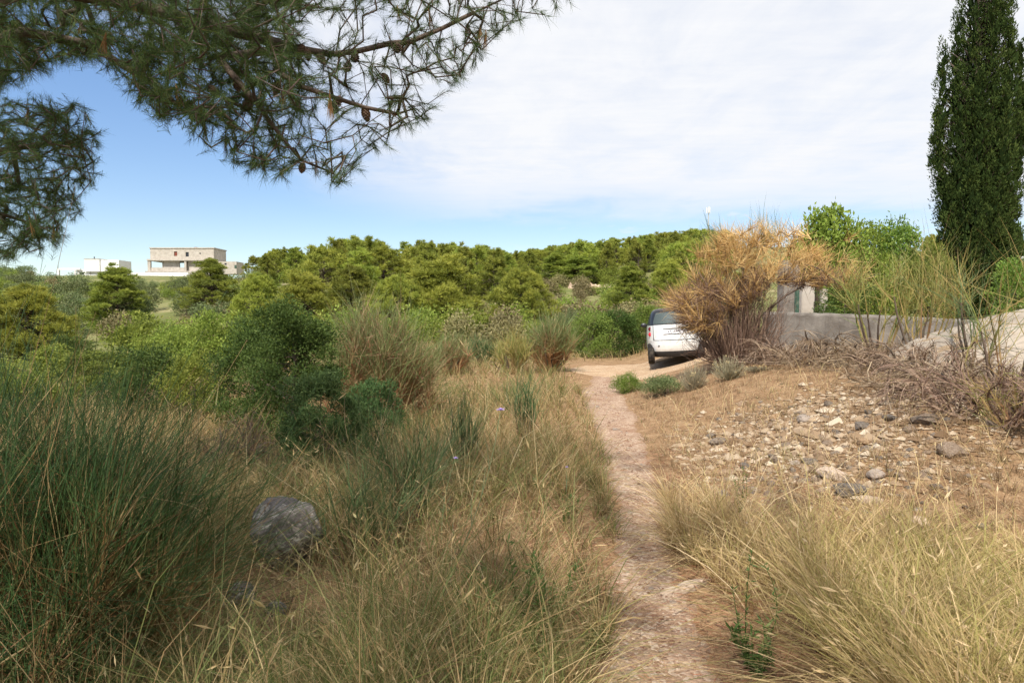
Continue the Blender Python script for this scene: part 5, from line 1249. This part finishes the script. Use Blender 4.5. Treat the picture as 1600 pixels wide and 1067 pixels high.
def herb(px, py, hgt, n, label, w=.0028, spread=.5, leaf=.03, seed=1):
    b = on_ground(px, py); r = R_(seed); o = empty('herb', tuple(b)); e = np.stack([r.normal(size=n)*hgt*spread*.5, r.normal(size=n)*hgt*spread*.5, hgt*r.uniform(.55, 1, n)], -1); C = curve(np.zeros((n, 3)), e, r, 8, .06)
    g = Geo(); g.tubes(C, w*np.linspace(1.1, .4, 8)[None], 4, r.uniform(0, .8, n)); link('stems', g.mesh('stems', M['herb'], True), o)
    m = n*34; k = r.integers(0, n, m); f = r.uniform(.08, 1, m)*7; i = np.minimum(f.astype(int), 6); P = C[k, i] + (C[k, i+1]-C[k, i])*(f-i)[:, None]; d = nrm(r.normal(size=(m, 3)) + [0, 0, .7])
    g = Geo(); g.leaves(P, d, perp(r, d), leaf*r.uniform(.5, 1.2, m), leaf*.22, .05, r.uniform(0, 1, m)); link('leaves', g.mesh('leaves', M['herb']), o); tag(o, label, 'plant')
herb(815, 1010, .50, 9, 'green feathery herb in the grass at bottom centre', seed=1, leaf=.05)
herb(860, 985, .34, 6, 'smaller feathery herb right of the bottom centre one', seed=2, leaf=.045)
herb(1168, 1040, .62, 3, 'tall single-stalked green herb at the straw edge right of the path', seed=3, spread=.10, leaf=.04)
herb(1180, 1055, .24, 9, 'bushy low green herb at the foot of the tall stalk', seed=4, leaf=.05)
herb(740, 1000, .36, 6, 'thin green herb left of the bottom centre one', seed=5, leaf=.05)
herb(880, 820, .36, 7, 'slim green herb at the left edge of the path', seed=6, spread=.5)
herb(1158, 800, .42, 4, 'slender herb rising before the rubble', seed=7, spread=.25, leaf=.03)
# low shrubs by the junction of path and track
shrub('low_shrub', 980, 14.0, 588, 46, 'small round green cushion shrub at the path fork', leafy(160, .35, .6, 30, 60, .035, 'leaf_mid', aspect=.3, up=.8), .35, .6)
shrub('low_shrub', 1040, 12.6, 592, 74, 'low yellowish green shrub right of the path fork', leafy(161, .4, .8, 30, 60, .04, 'leaf_olive', aspect=.3, up=.8), .4, .8)
def helichrysum(px, Y, top, W, label, seed):
    loc = gpos(px, Y); h = float(at(px, top, Y)[2]) - loc[2]; r = R_(seed); n = 240; o = empty('curry_plant', loc); a = r.uniform(0, 6.28, n); q = np.sqrt(r.uniform(0, 1, n)); b = np.stack([np.cos(a)*q*.08, np.sin(a)*q*.08, 0*a], -1); e = np.stack([np.cos(a)*q*W/2, np.sin(a)*q*W/2, h*(1-.45*q**2)*r.uniform(.4, 1.05, n)], -1)
    g = Geo(); g.tubes(curve(b, e, r, 5, .06), .0045*np.linspace(1, .5, 5)[None], 3, r.uniform(0, 1, n)); link('stems', g.mesh('stems', M['curry']), o)
    g = Geo(); k = e[::16]; m = len(k)*7; c = np.repeat(k, 7, 0) + r.normal(size=(m, 3))*.012; d = rand_dirs(r, m, 1.2); g.leaves(c, d, perp(r, d), .016, .015, .2, r.uniform(0, 1, m)); link('flower_heads', g.mesh('flower_heads', M['flower_tan']), o)['kind'] = 'stuff'; tag(o, label, 'plant')
helichrysum(1085, 12.2, 562, .6, 'grey-stemmed curry plant with tan flower heads in front of the car', 401)
helichrysum(1140, 12.0, 552, .7, 'curry plant with yellow flower heads under the dead broom', 402)
helichrysum(1190, 12.0, 572, .7, 'grey dry plant right of the curry plant under the dead broom', 403)

# ------------------------------------------------------------------ the parked car (rear view)
def car():
    M['car_white'] = flat('white_car_paint', (.74, .74, .72), .28, .5, coat=.6, grime=(5, (.62, .60, .56)))
    M['car_black'] = flat('black_body_panel', (.018, .018, .02), .35, .5)
    M['plastic'] = flat('grey_black_plastic', (.035, .035, .036), .7, .3)
    M['rubber'] = flat('tyre_rubber', (.022, .021, .02), .9, .1, grime=(12, (.09, .075, .06)))
    M['rim'] = flat('alloy_rim', (.5, .5, .5), .35, .5, 1.0)
    M['car_glass'] = flat('tinted_glass', (.075, .095, .095), .4, .06)
    M['lamp_red'] = flat('red_lamp_lens', (.62, .02, .03), .2, .6, coat=.5)
    M['lamp_dark'] = flat('smoked_red_lens', (.13, .015, .02), .2, .6, coat=.5)
    M['seam'] = flat('panel_gap', (.03, .03, .03), .9)
    M['plate'] = flat('plate_white', (.80, .80, .82), .4); M['plate_ink'] = flat('plate_ink', (.02, .02, .06), .5)
    Y = 18.6; loc = np.array(gpos(1059, Y)); o = empty('parked_car', tuple(loc)); 
    zs = np.array([.20, .30, .42, .52, .66, .80, .98, 1.08, 1.14, 1.25, 1.38, 1.47, 1.52, 1.545]); hw = np.array([.70, .755, .775, .785, .785, .78, .765, .745, .725, .69, .645, .60, .53, .40])
    yr = np.array([.14, .07, .02, .0, .0, .025, .05, .075, .125, .19, .26, .33, .42, .58]); yf = np.array([2.45, 2.58, 2.65, 2.68, 2.68, 2.62, 2.45, 2.28, 2.0, 1.76, 1.58, 1.46, 1.36, 1.18]); NE = 3.1
    def prof(z): return (np.interp(z, zs, hw), np.interp(z, zs, yr), np.interp(z, zs, yf))
    def ring(z, off=0.0, m=48):
        h, a, b = prof(z); h += off; a -= off; b += off; t = np.arange(m)*2*np.pi/m; cy = (a+b)/2; ry = (b-a)/2
        c, s = np.cos(t), np.sin(t); ex = 2/NE; return np.stack([h*np.sign(c)*np.abs(c)**ex, cy + ry*np.sign(s)*np.abs(s)**ex, np.full(m, z)], -1)
    def shell(name, levels, mat, parent=o, off=0.0, cap_top=False, cap_bot=False):
        Rg = np.array([ring(z, off) for z in levels]); m = Rg.shape[1]; L = len(levels); V = Rg.reshape(-1, 3); idx = np.arange(L*m).reshape(L, m); nx = np.roll(idx, -1, 1)
        fs = [np.stack([idx[:-1], nx[:-1], nx[1:], idx[1:]], -1).reshape(-1, 4)]
        if cap_top: fs.append(idx[-1][None])
        if cap_bot: fs.append(idx[0][::-1][None])
        me = make_mesh(name, V, fs, None, True); me.materials.append(mat); return link(name, me, parent)
    def rear(x, z, off=0.0):
        h, a, b = prof(z); cy = (a+b)/2; ry = (b-a)/2; q = np.clip(1 - np.abs(x/h)**NE, 0, 1)**(1/NE); return np.stack([x, cy - ry*q - off, z + 0*x], -1)
    def panel(name, x0, x1, z0, z1, mat, parent=o, off=.006, taper=0.0, nx=12, nz=6, rnd=0.0):
        zz = np.linspace(z0, z1, nz); V = []
        for i, z in enumerate(zz):
            f = i/(nz-1); k = 1 - taper*f - rnd*(abs(2*f-1)**4); V.append(rear(((x0+x1)/2 + np.linspace(-.5, .5, nx)*(x1-x0)*k), np.full(nx, z), off))
        V = np.array(V); inner = V.copy(); inner[..., 1] += off + .004; n = nx*nz; i = (np.arange(nz-1)[:, None]*nx + np.arange(nx-1)[None]).ravel(); Q = np.stack([i, i+1, i+nx+1, i+nx], -1)
        bd = list(range(nx)) + [k*nx+nx-1 for k in range(1, nz)] + [(nz-1)*nx+k for k in range(nx-2, -1, -1)] + [k*nx for k in range(nz-2, 0, -1)]; bd = np.array(bd); b2 = np.roll(bd, -1)
        me = make_mesh(name, np.concatenate([V.reshape(-1, 3), inner.reshape(-1, 3)]), [Q, np.stack([bd, bd+n, b2+n, b2], -1)], None, False); me.materials.append(mat); return link(name, me, parent)
    shell('lower_sill', [.20, .24, .30, .36], M['plastic'], cap_bot=True)
    shell('body', [.36, .40, .47, .52, .60, .66, .74, .80, .89, .98, 1.04, 1.08], M['car_white'])
    shell('greenhouse', [1.08, 1.11, 1.14, 1.18, 1.25, 1.32, 1.38, 1.43, 1.47, 1.50, 1.52, 1.535, 1.545], M['car_black'], cap_top=True)
    panel('bumper', -.755, .755, .365, .655, M['car_white'], off=.035, rnd=.03, nx=24); panel('lower_valance', -.69, .69, .24, .36, M['plastic'], off=.03, nx=20)
    tg = panel('tailgate', -.585, .585, .68, 1.09, M['car_white'], off=.014, nx=20, rnd=.02)
    panel('tailgate_seam', -.60, .60, .664, 1.10, M['seam'], off=.005, nx=20)
    panel('plate_recess_shade', -.33, .40, .822, .985, M['seam'], tg, off=.017, nx=10)  # recess shade drawn as a dark sheet standing proud of the tailgate
    panel('recess_panel', -.33, .40, .830, .960, M['car_white'], tg, off=.019, nx=10)
    pl = panel('licence_plate', -.31, .21, .842, .948, M['plate'], off=.024, nx=8); panel('plate_bottom', -.31, .21, .828, .838, M['plastic'], pl, off=.026, nx=8)
    rw = panel('rear_window', -.60, .60, 1.12, 1.43, M['car_glass'], off=.006, taper=.16, nx=18, nz=8, rnd=.03); panel('wiper', -.03, .30, 1.13, 1.145, M['plastic'], rw, off=.018)
    cv = bpy.data.curves.new('plate_text', 'FONT'); cv.body = 'ST 533'; cv.size = .105; cv.align_x = 'CENTER'; cv.align_y = 'CENTER'; cv.extrude = .001
    tmp = bpy.data.objects.new('plate_text', cv); COL.objects.link(tmp); dg = bpy.context.evaluated_depsgraph_get(); tm = bpy.data.meshes.new_from_object(tmp.evaluated_get(dg)); bpy.data.objects.remove(tmp); tm.materials.clear(); tm.materials.append(M['plate_ink'])
    yy = float(rear(np.array([-.05]), np.array([.895]), .0255)[0, 1]); tx = link('plate_text', tm, pl, (-.05, yy - .001, .895)); tx.rotation_euler = (math.pi/2 + .17, 0, 0); tx.scale = (1.1, 1, 1)
    for s in (-1, 1):
        for z, mt, nm in ((.985, 'lamp_dark', 'upper_tail_lamp'), (.835, 'lamp_red', 'lower_tail_lamp')):
            c = rear(np.array([s*.672]), np.array([z]), 0)[0]
            bm = bmesh.new(); bmesh.ops.create_uvsphere(bm, u_segments=20, v_segments=10, radius=.062)
            for v in bm.verts: v.co.y *= .55
            me = bpy.data.meshes.new(nm); bm.to_mesh(me); bm.free(); me.materials.append(M[mt]); me.polygons.foreach_set('use_smooth', [True]*len(me.polygons)); l = link(nm, me, o, tuple(c + [0, .012, 0])); l.rotation_euler = (0, 0, s*.5)
        # side windows and mirror
        for y0, y1, nm in ((.75, 1.60, 'side_window'),):
            V = []
            for z in np.linspace(1.13, 1.42, 5):
                h, a, b = prof(z); xs = np.linspace(max(y0, a+.3), min(y1, b-.25), 7); cy = (a+b)/2; ry = (b-a)/2; xx = h*np.clip(1 - np.abs((xs-cy)/ry)**NE, 0, 1)**(1/NE) + .006; V.append(np.stack([s*xx, xs, np.full(7, z)], -1))
            V = np.array(V); i = (np.arange(4)[:, None]*7 + np.arange(6)[None]).ravel(); me = make_mesh(nm, V.reshape(-1, 3), [np.stack([i, i+1, i+8, i+7], -1)]); me.materials.append(M['car_glass']); link(nm, me, o)
        bm = bmesh.new(); bmesh.ops.create_uvsphere(bm, u_segments=14, v_segments=8, radius=1)
        for v in bm.verts: v.co = Vector((v.co.x*.10, v.co.y*.055, v.co.z*.07))
        me = bpy.data.meshes.new('mirror'); bm.to_mesh(me); bm.free(); me.materials.append(M['car_black']); link('door_mirror', me, o, (s*.84, 1.72, 1.08))
        for yw in (.44, 2.26):
            g = Geo(); a = np.arange(28)*2*np.pi/28; rows = []
            for dx, rr in ((-.085, .19), (-.09, .25), (-.075, .285), (-.03, .295), (.03, .295), (.075, .285), (.09, .25), (.085, .19)): rows.append(np.stack([np.full(28, dx), np.cos(a)*rr, np.sin(a)*rr], -1))
            V = np.array(rows); idx = np.arange(8*28).reshape(8, 28); nx = np.roll(idx, -1, 1); g.add(V, None, np.stack([idx[:-1], nx[:-1], nx[1:], idx[1:]], -1).reshape(-1, 4))
            wh = empty('wheel', (s*.675, yw, .295)); wh.parent = o; link('tyre', g.mesh('tyre', M['rubber'], True), wh)
            bm = bmesh.new(); bmesh.ops.create_cone(bm, segments=24, radius1=.195, radius2=.195, depth=.13, cap_ends=True, matrix=Matrix.Rotation(math.pi/2, 4, 'Y')); me = bpy.data.meshes.new('rim'); bm.to_mesh(me); bm.free(); me.materials.append(M['rim']); link('rim', me, wh)
    bm = bmesh.new(); bmesh.ops.create_cone(bm, segments=14, radius1=.022, radius2=.022, depth=.01, cap_ends=True, matrix=Matrix.Rotation(math.pi/2, 4, 'X')); me = bpy.data.meshes.new('tow_cover'); bm.to_mesh(me); bm.free(); me.materials.append(M['seam']); c = rear(np.array([-.46]), np.array([.52]), .037)[0]; link('tow_eye_cover', me, o, tuple(c))
    link('exhaust_silencer', box_mesh('silencer', -.30, .30, .22, .42, .19, .33, M['plastic'], .04), o)
    o.rotation_euler = (0, math.radians(-4.5), math.radians(-11)); c, s = math.cos(math.radians(-11)), math.sin(math.radians(-11))
    # stand it on the ground under its wheels
    g4 = [float(H(loc[0] + c*a - s*b, loc[1] + s*a + c*b)) for a in (-.67, .67) for b in (.44, 2.26)]; o.location.z = sum(g4)/4 - .01
    sl_ = math.atan2((g4[2]+g4[3]-g4[0]-g4[1])/2, 1.34); o.rotation_euler[1] = -min(max(sl_, .03), .06)
    tag(o, 'small white two-seat hatchback seen from behind, parked on the dirt track', 'car')
car()
print('triangles', sum(sum(max(1, p.loop_total - 2) for p in m.polygons) if len(m.polygons) < 3000 else int(len(m.loops) - 2*len(m.polygons)) for m in bpy.data.meshes))
